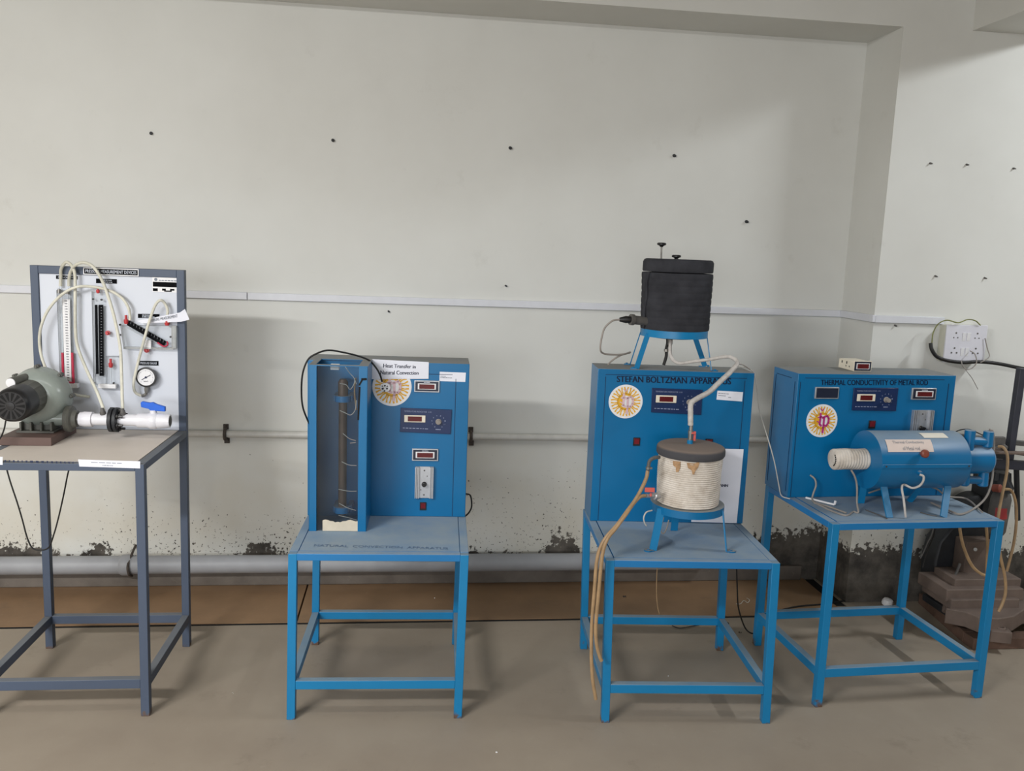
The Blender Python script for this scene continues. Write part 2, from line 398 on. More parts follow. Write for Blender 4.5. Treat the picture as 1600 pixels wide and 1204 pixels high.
# thin conduit
a = wp(0, 675, WALL_Y-.02); 
single(MB().tube([(XL, WALL_Y-.018, .75), (COL_X, WALL_Y-.018, .75)], .0165, 14, 1), 'conduit_pipe', CONDUIT, 'thin off-white conduit pipe running along the wall at table height', 'pipe')
for px, py, lb in ((352, 671, 'rusty saddle clamp on the thin conduit right of the grey stand'), (736, 673, 'rusty saddle clamp on the thin conduit beside the cabinet with the glass-fronted duct')):
    c = wp(px, py, WALL_Y-.02); mb = MB()
    mb.tube([(c[0], WALL_Y-.003, .775), (c[0], WALL_Y-.03, .772), (c[0], WALL_Y-.042, .75), (c[0], WALL_Y-.03, .728), (c[0]+.004, WALL_Y-.003, .724)], .008, 8)
    mb.box(c[0]-.012, c[0]+.012, WALL_Y-.008, WALL_Y, .77, .795); mb.box(c[0]-.008, c[0]+.016, WALL_Y-.008, WALL_Y, .703, .728)
    mb.cyl((c[0]-.002, WALL_Y-.02, .783), (c[0]-.002, WALL_Y-.008, .783), .008, None, 8); mb.cyl((c[0]+.004, WALL_Y-.02, .716), (c[0]+.004, WALL_Y-.008, .716), .008, None, 8)
    single(mb, 'pipe_clamp', RUST, lb, 'pipe clamp', group=None, bevel=.001)
# big grey drain pipe
bx = wp(1108, 872, 4.04)[0]
t = thing('drain_pipe', 'thick grey plastic pipe lying low along the wall above the skirting', 'pipe', WF, (-1, 4.05, .08))
build(MB().lathe((XL, 4.048, .126), (1, 0, 0), [(0, .043), (bx-XL, .043)], 28), 'pipe', GREYPIPE, t)
j = wp(205, 868, 4.04)[0]
build(MB().lathe((j-.05, 4.048, .126), (1, 0, 0), [(0, .044), (.01, .049), (.045, .050), (.055, .0445)], 28), 'socket_joint', GREYPIPE, t)
c = MB().tube([(j, 4.11, .2), (j, 4.06, .182), (j-.004, 4.0, .14), (j, 3.998, .1), (j, 4.04, .075)], .006, 8)
build(c, 'clamp_band', RUST, t)
# wall plugs
plugs = [(236, 208, 0, 'dark wall plug leftmost of the high row of four'), (520, 219, 0, 'dark wall plug second from the left in the high row'),
         (797, 231, 0, 'dark wall plug third from the left in the high row'), (1053, 243, 0, 'dark wall plug rightmost of the high row of four, above the black tank'),
         (1166, 346, 0, 'dark wall plug by itself near the recess corner, right of the black tank'), (790, 446, 0, 'tiny dark nail just above the casing strip in mid wall'),
         (607, 486, 0, 'tiny dark nail just below the casing strip above the first blue cabinet'),
         (1510, 257, 1, 'small plug hole middle of the three high on the pillar front'), (1583, 263, 1, 'small plug hole rightmost high on the pillar front'),
         (1453, 255, 1, 'small plug hole leftmost high on the pillar front'),
         (1461, 431, 1, 'small plug stub in the pillar front above the switchboard, left one'), (1538, 434, 1, 'small plug stub in the pillar front above the switchboard, right one'),
         (1398, 508, 1, 'small nail in the pillar front just below the casing strip')]
for px, py, k, lb in plugs:
    Y = (WALL_Y, COL_Y)[k]; c = wp(px, py, Y); r = .0075 if k == 0 and py < 400 else .0045
    mb = MB().lathe((c[0], Y, c[2]), (.25, -1, -.2), [(-.004, r), (.006, r), (.010, r*.75), (.014, r*.7)], 8)
    single(mb, 'wall_plug', MACH_D if k == 0 else MACH_G, lb, 'wall plug', org=(c[0], Y, c[2]))
# two painted-over patch stains belong to the wall paint

# switchboard
SY = COL_Y-.062
t = thing('switchboard', 'white plastic switchboard with sockets and rocker switches on the pillar', 'switchboard', WF, wp(1508, 567, SY))
A, B_, D, E_ = wp(1480, 505, SY), wp(1540, 510, SY), wp(1474, 565, SY), wp(1541, 568, SY)
x0, x1, z0, z1 = (A[0]+D[0])/2, (B_[0]+E_[0])/2, (D[2]+E_[2])/2, (A[2]+B_[2])/2
build(MB().box(x0+.004, x1-.004, SY+.008, COL_Y, z0+.003, z1-.003), 'back_box', mat('aged_white_box', (206, 205, 190), .5, var=.04), t, bevel=.003)
build(MB().box(x0, x1, SY, SY+.008, z0, z1), 'front_plate', DIRTWHITE, t, bevel=.0025)
W_, H_ = x1-x0, z1-z0
for iy, vz in ((0, .66), (1, .26)):
    for ix, ux in ((0, .2), (1, .72)):
        cx, cz = x0+W_*(ux+.04), z0+H_*vz; mb = MB()
        for dx, dz, r in ((0, .018, .0042), (-.010 if iy == 0 else -.013, -.004, .003 if iy == 0 else .004), (.010 if iy == 0 else .013, -.004, .003 if iy == 0 else .004)):
            mb.cyl((cx+dx, SY-.0012, cz+dz+.004), (cx+dx, SY+.0, cz+dz+.004), r, None, 10)
        build(mb, 'socket_hole', MACH_G, t)
    for ux in (.40, .51):
        cx, cz = x0+W_*ux, z0+H_*(vz+.02)
        build(MB().box(cx, cx+.016, SY-.004, SY, cz-.018, cz+.02, lambda v: (v[0], v[1]+(.003 if v[2] < cz and v[1] < SY-.002 else 0), v[2])), 'rocker_switch', WHITE_P, t, bevel=.001)
# cables around it
K = [(1454, 536, 3.74), (1456, 546, 3.73), (1464, 557, 3.725), (1480, 563, 3.72), (1505, 566, 3.715), (1530, 565, 3.715), (1560, 568, 3.71), (1600, 576, 3.66), (1640, 583, 3.6)]
single(MB().tube(WF.path(K), .0085, 12), 'thick_cable', BLACK_RUB, 'thick black armoured cable sagging under the switchboard to the right', 'cable')
K = [(1456, 536, 3.74), (1458, 520, 3.74), (1466, 506, 3.735), (1480, 500, 3.73), (1497, 504, 3.73), (1512, 499, 3.73), (1524, 501, 3.73), (1532, 508, 3.735)]
single(MB().tube(WF.path(K), .0028, 8), 'earth_wire', YGREEN, 'thin yellow green wire looping over the top of the switchboard', 'wire')
K = [(1539, 528, 3.735), (1543, 545, 3.73), (1546, 556, 3.72), (1540, 562, 3.70), (1532, 566, 3.70)]
single(MB().tube(WF.path(K), .0024, 8), 'wire', GREYHOSE, 'thin grey wire looping down the right side of the switchboard', 'wire')
K = [(1516, 548, 3.735), (1523, 553, 3.70), (1526, 565, 3.69), (1520, 574, 3.69), (1511, 577, 3.69), (1504, 571, 3.69), (1502, 563, 3.70)]
single(MB().tube(WF.path(K), .0024, 8), 'wire', GREYHOSE, 'thin grey wire pushed into the lower right socket and curled under the cable', 'wire')
K = [(1504, 570, 3.685), (1510, 579, 3.68), (1519, 591, 3.69), (1526, 604, 3.70), (1528, 608, 3.70)]
single(MB().tube(WF.path(K), .0017, 6), 'wire', GREYHOSE, 'bare thin wire tail hanging below the switchboard', 'wire')

# ---------------------------------------------------------------- tables
def make_table(name, label, fr, w_, d_, h_, lean, paint, topm, s0, s1, leg=.029, rail=.025, rear=None, legw=None, sz=None):
    t = thing(name, label, 'table', fr, (w_/2, d_/2, 0))
    sh = lambda v: (v[0]+lean*v[2], v[1], v[2])
    for ix in (0, 1):
        for iy in (0, 1):
            x = ix*(w_-leg); y = iy*(d_-leg); top = h_-.001 if not (rear and iy) else rear
            build(MB().box(x, x+leg, y, y+leg, 0, top, sh), 'leg', paint, t, bevel=.0015)
    e = .001
    rr = [(leg, w_-leg, e, leg-e), (leg, w_-leg, d_-leg+e, d_-e), (e, leg-e, leg, d_-leg), (w_-leg+e, w_-e, leg, d_-leg)]
    for r in rr: build(MB().box(*r, s0, s1, sh), 'stretcher', paint, t, bevel=.0015)
    rr = [(leg, w_-leg, 0, leg), (leg, w_-leg, d_-leg, d_), (0, leg, leg, d_-leg), (w_-leg, w_, leg, d_-leg)]
    for i, r in enumerate(rr): build(MB().box(*r, h_-rail, h_, sh), 'top_rail', BLUE_TOP if paint is BLUE else paint, t, bevel=.0015)
    g = .003
    build(MB().box(leg+g, w_-leg-g, leg-.001, d_-leg+.001, h_-.012, h_+.0008, sh), 'table_top', topm, t)
    return t
tab1 = make_table('instrument_stand', 'slate grey steel stand with a tall upright board of pressure gauges', T1, T1w, T1d, T1h, T1l, SLATE, CREAM_TOP, .104, .138, rear=1.532)
tab2 = make_table('table', 'square blue steel table under the cabinet with the glass-fronted duct', T2, T2w, T2d, T2h, T2l, BLUE, BLUE_TOP, .113, .145)
tab3 = make_table('table', 'blue steel table carrying the white rope-wrapped pot', T3, T3w, T3d, T3h, T3l, BLUE, BLUE_TOP, .113, .146)
tab4 = make_table('table', 'tallest blue steel table carrying the horizontal blue cylinder vessel', T4, T4w, T4d, T4h, T4l, BLUE, BLUE_TOP, .118, .152)
tab1['category'] = 'stand'
# worn stencilled lettering on table 2
def top_fn(fr, a, b, hgt, z):
    A, B = fr.T(a[0], a[1], z), fr.T(b[0], b[1], z)
    return lambda u, v: (A[0]+(B[0]-A[0])*u, A[1]+(B[1]-A[1])*u+v*hgt, z)
lt = MB(); put_text(lt, 'NATURAL  CONVECTION  APPARATUS', top_fn(T2, (490, 853), (700, 858), .022, T2h+.0018))
build(lt, 'lettering', LETTER_F, tab2, label='worn faint lettering across the table top')

# ---------------------------------------------------------------- stickers, meters
def disc(mb, fr, c, r, b, t=.0012, seg=48):
    return mb.lathe((c[0], b, c[2]), (0, -1, 0), [(0, r), (t, r)], seg)
def sticker(parent, fr, cpx, r, b, raym, letm):
    c = fr.P(cpx[0], cpx[1], b)
    s = build(disc(MB(), fr, c, r, b, .001), 'round_sticker', WHITE_P, parent, label='round white sticker with a yellow sun emblem')
    mb = MB(); y = b-.0014
    def F(u, v, t=0): return (c[0]+u*r, y-t*.0002, c[2]+v*r)
    n = 14
    for k in range(n):
        a = 2*pi*(k+.5)/n
        def pol(rad, da): return (rad*cos(a+da), rad*sin(a+da))
        # a ray: two thin prongs opening outward into a Y
        for sg in (-1, 1):
            q = [pol(.44, sg*.0), pol(.46, sg*.2), pol(.66, sg*.115), pol(.86, sg*.19), pol(.88, sg*.08), pol(.66, sg*.02)]
            mb.add([F(*p) for p in q], [(0, 1, 2, 5), (5, 2, 3, 4)])
    ring = []
    for k in range(40):
        a = 2*pi*k/40
        if .30 < (a/(2*pi)) < .0: continue
        ring.append((a, .50))
    for k in range(40):
        a0, a1 = 2*pi*k/40, 2*pi*(k+1)/40
        left = cos(a0) < -.15
        ri = .12 if left and abs(sin(a0)) < .62 else .36
        mb.add([F(ri*cos(a0), ri*sin(a0)), F(.5*cos(a0), .5*sin(a0)), F(.5*cos(a1), .5*sin(a1)), F(ri*cos(a1), ri*sin(a1))], [(0, 1, 2, 3)])
    build(mb, 'sun_print', raym, s)
    # the angular blackletter "ip"
    lb = MB(); y2 = b-.0020
    def G(u, v): return (c[0]+u*r, y2, c[2]+v*r)
    def stroke(pts, w):
        for (x0, z0), (x1, z1) in zip(pts, pts[1:]):
            dx, dz = x1-x0, z1-z0; L = math.hypot(dx, dz); nx, nz = -dz/L*w/2, dx/L*w/2; ex, ez = dx/L*w*.25, dz/L*w*.25
            lb.add([G(x0+nx-ex, z0+nz-ez), G(x0-nx-ex, z0-nz-ez), G(x1-nx+ex, z1-nz+ez), G(x1+nx+ex, z1+nz+ez)], [(0, 1, 2, 3)])
    stroke([(-.13, .44), (-.12, .2), (-.13, -.22), (-.02, -.30)], .13)
    stroke([(-.28, .2), (-.02, .26)], .07); stroke([(-.20, -.1), (-.33, -.02)], .06)
    stroke([(.12, .22), (.12, -.42), (.10, -.72)], .13)
    stroke([(.0, .18), (.3, .3), (.42, .16), (.42, -.12), (.3, -.3), (.12, -.28)], .12)
    stroke([(-.16, .74), (-.05, .60), (.06, .74)], .06)
    build(lb, 'letters', letm, s)
    return s
def meter(parent, fr, x0, y0, x1, y1, b, frame=ALU, cap='', facem=NAVY_D, disp=True):
    """rectangular panel meter: aluminium frame, dark face, white bezel, red display"""
    A = fr.P(x0, y0, b); Bq = fr.P(x1, y1, b); xa, xb, zb, za = A[0], Bq[0], A[2], Bq[2]
    W, H = xb-xa, zb-za; mt = build(MB().box(xa, xb, b-.007, b, za, zb), 'panel_meter', frame, parent, bevel=.001)
    build(MB().box(xa+W*.045, xb-W*.045, b-.0085, b-.006, za+H*.09, zb-H*.09), 'meter_face', facem, mt)
    if disp:
        build(MB().box(xa+W*.14, xb-W*.14, b-.011, b-.008, za+H*.24, zb-H*.24), 'bezel', WHITE_P, mt, bevel=.001)
        build(MB().box(xa+W*.20, xb-W*.20, b-.0125, b-.0105, za+H*.31, zb-H*.31), 'display', REDGLASS, mt)
    if cap:
        tm = MB(); dashes(tm, lambda u, v: (xa+W*u, b-.0092, za+H*v), .38, .62, .82, .86, 1, .5)
        build(tm, 'caption', LETTER_W, mt)
    return mt
def indicator(parent, fr, tl, tr, bl, br, b, knob=GREYHOSE, knob_out=.012):
    """navy temperature indicator: display window, selector knob with ten ticks, lettering"""
    mb = MB(); slab(mb, fr, tl, tr, bl, br, b-.006, b)
    mt = build(mb, 'temperature_indicator', NAVY, parent, bevel=.001)
    q = quad_fn(fr, tl, tr, bl, br, b-.0068)
    A, E = q(.08, .42), q(.49, .73)
    build(MB().box(A[0], E[0], b-.010, b-.006, A[2], E[2]), 'bezel', IVORY, mt, bevel=.0015)
    A, E = q(.15, .47), q(.42, .68)
    build(MB().box(A[0], E[0], b-.0115, b-.0095, A[2], E[2]), 'display', REDGLASS, mt)
    c = q(.75, .49)
    build(MB().lathe((c[0], b-.006, c[2]), (0, -1, 0), [(0, .0115), (.003, .0115), (.004, .0095), (knob_out, .0085)], 20).box(c[0]-.0018, c[0]+.0018, b-.008-knob_out, b-.006, c[2]-.008, c[2]+.008), 'selector_knob', knob, mt)
    tm = MB()
    put_text(tm, 'TEMPERATURE INDICATOR  1/10', lambda u, v: q(.07+.53*u, .84+.06*v))
    dashes(tm, q, .06, .55, .16, .19, 3, .1)
    dashes(tm, q, .70, .80, .155, .185, 2, .5)
    W = (q(1, 0)-q(0, 0)).length
    for k in range(11):
        if k == 8: continue
        a = -pi/2+(k-8)*2*pi/11; cx, cz = c[0]+cos(a)*.0255, c[2]+sin(a)*.024; dd = str(k+1)
        put_text(tm, dd, lambda u, v: (cx-.002+.004*u, b-.0068, cz-.0025+.005*v))
    build(tm, 'caption', LETTER_D, mt)
    return mt
def rocker(parent, fr, x0, y0, x1, y1, b):
    A = fr.P(x0, y0, b); Bq = fr.P(x1, y1, b)
    s = build(MB().box(A[0], Bq[0], b-.004, b, Bq[2], A[2]), 'power_switch', BLACK, parent, bevel=.001)
    W, H = Bq[0]-A[0], A[2]-Bq[2]; zm = (A[2]+Bq[2])/2
    mb = MB().add([(A[0]+W*.14, b-.003, Bq[2]+H*.08), (Bq[0]-W*.14, b-.003, Bq[2]+H*.08), (Bq[0]-W*.14, b-.006, zm), (A[0]+W*.14, b-.006, zm),
                   (A[0]+W*.14, b-.010, A[2]-H*.1), (Bq[0]-W*.14, b-.010, A[2]-H*.1), (A[0]+W*.14, b-.003, A[2]-H*.08), (Bq[0]-W*.14, b-.003, A[2]-H*.08)],
                  [(0, 1, 2, 3), (3, 2, 5, 4), (4, 5, 7, 6), (0, 3, 4, 6), (1, 7, 5, 2), (0, 6, 7, 1)])
    build(mb, 'rocker', REDSW, s); return s
def dimmer(parent, fr, x0, y0, x1, y1, b):
    """ribbed aluminium heat sink with black control knob"""
    A = fr.P(x0, y0, b); Bq = fr.P(x1, y1, b); xa, xb, za, zb = A[0], Bq[0], Bq[2], A[2]; W = xb-xa; H = zb-za
    mb = MB().box(xa, xb, b-.006, b, za, zb)
    for u in (0, .09, .17, .80, .88, .955): mb.box(xa+W*u, xa+W*(u+.045), b-.016, b-.005, za, zb)
    d = build(mb, 'dimmer_heat_sink', ALU, parent)
    k = MB(); kx, kz = xa+W*.5, za+H*.44
    k.lathe((kx, b-.006, kz), (0, -1, 0), [(0, .010), (.004, .010), (.006, .008), (.018, .0075)], 16).bar((kx, b-.022, kz-.002), (kx+.009, b-.022, kz+.004), .006, .006, (0, 0, 1))
    build(k, 'dimmer_knob', BLACK, d)
    s = MB()
    for u, v, r in ((.5, .88, .0032), (.5, .1, .0032), (.66, .7, .0022), (.32, .26, .0022)): s.cyl((xa+W*u, b-.0075, za+H*v), (xa+W*u, b-.0055, za+H*v), r, None, 10)
    build(s, 'screw', MACH_G, d); return d
def paper(parent, fr, tl, tr, bl, br, b, lines=(), m=PAPER, ink=INK, name='paper_label', bold=.02, smear=False):
    mb = MB(); slab(mb, fr, tl, tr, bl, br, b-.0008, b-.0002)
    p_ = build(mb, name, m, parent)
    if lines:
        q = quad_fn(fr, tl, tr, bl, br, b-.0014); tm = MB()
        for k, (s, u0, u1, v0, v1) in enumerate(lines):
            if s: put_text(tm, s, lambda u, v: q(u0+(u1-u0)*u, v0+(v1-v0)*v), bold)
            else: dashes(tm, q, u0, u1, v0, v1, k)
        build(tm, 'lettering', ink, p_)
    return p_
def grooves(mb, x0, x1, z0, z1, b, w=.0022):
    """pressed door outline: a sheet whose seam shows as a thin dark gap"""
    mb.box(x0, x1, b-.0015, b, z1, z1+w); mb.box(x0, x0+w, b-.0015, b, z0, z1); mb.box(x1-w, x1, b-.0015, b, z0, z1); return mb

SEAM = mat('dark_blue_seam', (4, 40, 78), .7, var=.05)
# ---------------------------------------------------------------- cabinet with glass-fronted duct (table 2)
F2 = .4242; h2 = T2h+.0009; lx = T2l*T2h
cab2 = thing('convection_cabinet', 'blue steel control cabinet with a tall glass-fronted duct on its left', 'cabinet', T2, (T2w/2+lx, .51, h2))
build(MB().box(lx, T2w+lx-.002, F2, T2d-.001, h2, T2h+.609), 'body', BLUE_CAB, cab2, bevel=.002)
S = MB(); a = T2.P(712, 588, F2)[0]; zt = T2.P(650, 584, F2)[2]
S.box(a, a+.002, F2-.0012, F2+.001, h2+.004, zt-.015); S.box(.25, a-.012, F2-.0012, F2+.001, zt, zt+.002)
build(S, 'panel_seam', SEAM, cab2)
# duct
dx0, dx1, dy0 = .041, .249, .236; zd = T2.P(487, 571, dy0)[2]; fw = .027
D = MB()
D.box(dx0, dx0+fw, dy0, dy0+.003, h2, zd); D.box(dx1-fw-.004, dx1, dy0, dy0+.003, h2, zd)
D.box(dx0, dx0+.002, dy0, F2, h2, zd); D.box(dx1-.002, dx1, dy0, F2, h2, zd); D.box(dx0, dx1, F2-.003, F2-.0005, h2, zd)
D.box(dx0+.002, dx0+fw, dy0+.003, dy0+.02, zd-.004, zd+.001)
build(D, 'duct_casing', BLUE_CAB, cab2)
D = MB(); r = .022
D.box(dx0-.001, dx1+.001, dy0-.001, dy0+r*1.1, zd, zd+.003); D.box(dx0-.001, dx1+.001, F2-r*.7, F2, zd, zd+.003)
D.box(dx0-.001, dx0+r, dy0+r, F2-r*.6, zd, zd+.003); D.box(dx1-r*1.5, dx1+.001, dy0+r, F2-r*.6, zd, zd+.003)
build(D, 'duct_rim', BLUE_CAB, cab2)
build(MB().box(dx0+fw-.004, dx1-fw, dy0+.004, dy0+.007, h2+.002, zd-.001), 'glass_pane', GLASS, cab2)
# black slot strap on the right flange
sl = MB(); yb = dy0-.001
sl.bar(T2.P(562, 604, yb), T2.P(559.5, 656, yb), .006, .0012); sl.bar(T2.P(561, 602, yb), T2.P(566, 593, yb), .006, .0012); sl.bar(T2.P(564.5, 592.5, yb), T2.P(573, 592, yb), .008, .0012, (0, 0, 1))
build(sl, 'black_slot', DARKHOLE, cab2)
ry = .335
R0, R1 = T2.P(540, 592, ry), T2.P(531, 803, ry); rx = (R0[0]+R1[0])/2
rd = build(MB().lathe((rx, ry, R1[2]), (0, 0, 1), [(0, .0155), (R0[2]-R1[2]-.07, .0155), (R0[2]-R1[2]-.069, .0185), (R0[2]-R1[2]-.012, .0185), (R0[2]-R1[2], .012)], 24), 'heater_rod', BROWNROD, cab2)
for py in (622, 795):
    z = T2.P(535, py, ry)[2]
    mb = MB().lathe((rx, ry, z-.011), (0, 0, 1), [(0, .0185), (.0, .030), (.022, .030), (.022, .0185)], 28); mb.box(rx-.034, rx-.0185, ry, F2-.004, z-.010, z+.010); mb.box(rx+.0185, rx+.034, ry, F2-.004, z-.010, z+.010)
    build(mb, 'rod_bracket', BLUE_VES, cab2)
wires = [[(531, 599), (541, 601), (547, 608), (553, 600), (555, 590)], [(531, 641), (540, 645), (548, 648), (555, 640), (557, 625)], [(536, 677), (546, 685), (556, 688)],
         [(534, 721), (545, 726), (557, 727)], [(529, 764), (545, 767), (557, 767)], [(530, 786), (543, 793), (556, 797)], [(529, 805), (543, 808), (557, 812)], [(539, 572), (546, 582), (553, 590), (557, 600)], [(547, 692), (556, 691)]]
wm = MB()
for wpts in wires: wm.tube([T2.P(x, y, .31+.004*i) for i, (x, y) in enumerate(wpts)], .0014, 6)
build(wm, 'thermocouple_wires', WIREW, cab2)
build(MB().tube([T2.P(556, 590, .33), T2.P(554, 612, .33), T2.P(557, 640, .33)], .003, 8), 'wire_sleeve', TANHOSE, cab2)
cn = MB(); rslab(cn, T2, 516, 569, 530, 578, .262, .285); build(cn, 'terminal_block', WHITE_P, cab2, bevel=.002)
c4 = T2.P(504, 812, dy0); c5 = T2.P(557, 829, .255)
pl = MB(); n = 14
xs = [c4[0]+(dx1-.03-c4[0])*k/n for k in range(n+1)]
zs = [c4[2]-.002+.003*sin(k*1.3)-(.008 if 5 <= k <= 7 else 0) for k in range(n+1)]
pl.prism([(xs[0], h2+.001)]+[(xs[-1], h2+.001)]+[(xs[k], zs[k]) for k in range(n, -1, -1)], lambda u, v, t_: (u, t_, v), dy0+.0004, dy0+.0032)
build(pl, 'torn_card', mat('cream_card', (205, 196, 178), .8, var=.05), cab2)
sticker(cab2, T2, (612.5, 604), .0745, F2, YELLOW, PINK)
paper(cab2, T2, (581.5, 561), (670, 565.5), (581, 592), (669.5, 591.5), F2-.002, [('Heat Transfer in', .2, .77, .60, .80), ('Natural Convection', .15, .82, .24, .45)], name='paper_notice')
paper(cab2, T2, (687, 580.5), (728, 582), (686.5, 595), (727, 596.5), F2, [('', .04, .24, .5, .57), ('', .04, .5, .35, .42)], ink=INKFADE)
meter(cab2, T2, 647.5, 593.5, 686.5, 612.5, F2, cap='VOLTS')
indicator(cab2, T2, (626, 637), (706, 640), (624.5, 674.5), (704, 678), F2)
meter(cab2, T2, 644, 700, 684.5, 719.5, F2, cap='AMPERES')
dimmer(cab2, T2, 649, 728, 676.5, 777, F2)
rocker(cab2, T2, 656, 784, 666, 796.5, F2)
# small loop cable on the right side
K = [(727, 771, .50), (735, 774, .50), (737, 790, .50), (733, 800, .5), (726, 807, .5)]
build(MB().tube(T2.path(K), .0032, 8), 'side_cable', BLACK_RUB, cab2)
# power cord draped over the duct, plug hanging in front of the sticker
t = thing('power_plug', 'white three pin plug on a black cord looped over the blue duct', 'power plug', T2, T2.P(603, 607, F2-.035))
K = [(597, 596, F2-.03), (594, 586, F2-.045), (588, 575, F2-.05), (577, 563, F2-.05), (560, 556, F2-.08), (535, 550, F2-.12), (512, 547, .27), (493, 553, .25), (481, 562, .25), (473, 583, .26), (471, 610, .3), (473, 635, .33), (481, 657, .36), (487, 668, .38)]
build(MB().tube(T2.path(K), .0033, 10), 'cord', BLACK_RUB, t)
c = Vector(T2.P(603, 606, F2-.030)); ax = Vector((-.15, -1, .1))
build(MB().lathe(c+Vector((0, .022, 0)), ax, [(0, .010), (.004, .017), (.018, .0195), (.022, .0185)], 10, fn=lambda t_, h: 1+.08*cos(2*t_)), 'plug_body', WHITE_P, t)
pm = MB()
for dx, dz, r_ in ((.0, .009, .003), (-.008, -.003, .0036), (.008, -.002, .0032), (-.001, -.011, .003), (-.009, .007, .0018), (.009, .007, .0018)):
    p_ = c+Vector((dx-.003, 0, dz)); pm.cyl(p_+Vector((0, .002, 0)), p_+Vector((-.0015, -.008, .001)), r_, None, 10)
build(pm, 'plug_pins', MACH_D, t)

# ---------------------------------------------------------------- cabinet, kettle and pot (table 3)
F3 = T3d*(1-.2768); h3 = T3h+.0009; lx = T3l*T3h
c3x0, c3x1 = lx+.005, lx+T3w*1.0087
cab3 = thing('radiation_cabinet', 'blue steel control cabinet carrying the black insulated tank on top', 'cabinet', T3, (T3w/2+lx, .52, h3))
build(MB().box(c3x0, c3x1, F3, T3d-.001, h3, T3h+.6093), 'body', BLUE_CAB, cab3, bevel=.002)
Z3 = T3h+.6093
S = MB(); xa = T3.P(946, 590, F3)[0]; xb = T3.P(1167, 592, F3)[0]; zt = T3.P(1050, 588, F3)[2]
S.box(xa, xa+.002, F3-.0012, F3+.001, h3+.004, zt-.008); S.box(xb-.008, xb-.006, F3-.0012, F3+.001, h3+.004, zt-.008); S.box(xa, xb, F3-.0012, F3+.001, zt, zt+.002)
build(S, 'panel_seam', SEAM, cab3)
tm = MB(); put_text(tm, 'STEFAN BOLTZMAN APPARATUS', quad_fn(T3, (964, 587), (1142, 590.5), (964, 596.5), (1142, 600.5), F3-.0008), .02)
build(tm, 'lettering', LETTER, cab3)
sticker(cab3, T3, (977.5, 627), .0665, F3, YELLOW, PINK)
indicator(cab3, T3, (1019, 606), (1098, 609), (1017.5, 644), (1095.5, 648), F3)
paper(cab3, T3, (1121, 610), (1161, 612.5), (1119.5, 624), (1159.5, 627), F3, [('', .05, .45, .68, .75), ('', .05, .35, .44, .51), ('', .45, .55, .3, .37)], ink=INKFADE)
rocker(cab3, T3, 989.5, 683, 999.5, 696, F3)
rocker(cab3, T3, 1102, 685, 1113, 697, F3)
# tall sheet of paper leaning against the cabinet behind the pot
yb = F3-.004
p_ = thing('paper_sheet', 'white printed sheet leaning on the blue cabinet behind the rope-wrapped pot', 'paper', T3, T3.P(1130, 817, yb))
PT = ((1085, 700), (1162, 701.5), (1080, 815), (1151, 817))
mb = MB(); slab(mb, T3, *PT, yb-.001, yb); build(mb, 'sheet', PAPER, p_)
q = quad_fn(T3, *PT, yb-.0018); tm = MB()
put_text(tm, 'STEFAN BOLTZMANN', lambda u, v: q(-.06+.80*u, .49+.035*v), .03); put_text(tm, 'APPARATUS', lambda u, v: q(.12+.46*u, .42+.03*v), .03)
build(tm, 'lettering', INK, p_)
# --- black insulated tank on its four-legged stand
kx, ky = (T3.P(1000, 460, .50)[0]+T3.P(1112, 462, .50)[0])/2, .495
zk0 = T3.P(1055, 517, .40)[2]; zk1 = T3.P(1055, 427, .36)[2]; zk2 = T3.P(1055, 406, .38)[2]
kr = (T3.P(1112, 462, .50)[0]-T3.P(1001, 460, .50)[0])/2*.985
ket = thing('insulated_tank', 'black foam wrapped tank with lid knobs on a four-legged blue stand', 'tank', T3, (kx, ky, Z3))
prof = [(0, kr*.8), (0, kr*.955)]; nb = 9; HH = zk1-zk0
for i in range(nb):
    a0 = HH*i/nb; a1 = HH*(i+1)/nb; rr = kr*(.962+.03*i/nb)
    prof += [(a0+.001, rr*.992), (a0+.005, rr), ((a0+a1)/2, rr*1.003), (a1-.005, rr), (a1-.001, rr*.992)]
prof += [(HH, kr*.95), (HH, kr*.7)]
rnd = random.Random(3); ph = [rnd.random()*6 for _ in range(6)]
build(MB().lathe((kx, ky, zk0), (0, 0, 1), prof, 56, fn=lambda t_, h: 1+.008*sin(3*t_+h*18+ph[0])+.005*sin(7*t_+h*40+ph[1])), 'insulation_wrap', FOAM, ket, smooth=50)
# overlapping end of the wrap at the left
wr = MB(); n = 12; pts = []
for k in range(n+1):
    z = zk0+.004+HH*.985*k/n; a_ = pi*1.12+.03*sin(k*1.1)+.1*(k/n-.5); rr = kr*(1.01+.012*sin(k*.9))
    pts.append((kx+rr*cos(a_), ky+rr*sin(a_)*1., z))
wr.tube(pts, .006, 8, 3); build(wr, 'wrap_seam', FOAM, ket)
lp = [(0, kr*.7), (0, kr*.955), (.004, kr*.975), (zk2-zk1-.012, kr*.975), (zk2-zk1-.003, kr*.94), (zk2-zk1, kr*.88), (zk2-zk1, .01)]
build(MB().lathe((kx, ky, zk1+.003), (0, 0, 1), lp, 48, fn=lambda t_, h: 1+.012*sin(2*t_+1)+.006*sin(5*t_+h*30)), 'lid', FOAM, ket, smooth=50)
for (px, pt, pb, rad, hh) in ((1034, 379, 407, .0175, .06), (1057, 398, 407, .0175, 0)):
    a_ = T3.P(px, pt, ky); b_ = T3.P(px+1, pb, ky); z_ = a_[2]
    kb = build(MB().lathe((a_[0], ky, z_-.016), (0, 0, 1), [(0, .006), (.004, .008), (.008, rad), (.013, rad*1.02), (.016, rad*.8), (.0165, .001)], 24), 'lid_knob', BLACK, ket)
    build(MB().cyl((a_[0]+.002, ky, zk2-.005), (a_[0], ky, z_-.014), .0035 if hh else .008, None, 10), 'knob_rod', STEEL if hh else BLACK, kb)
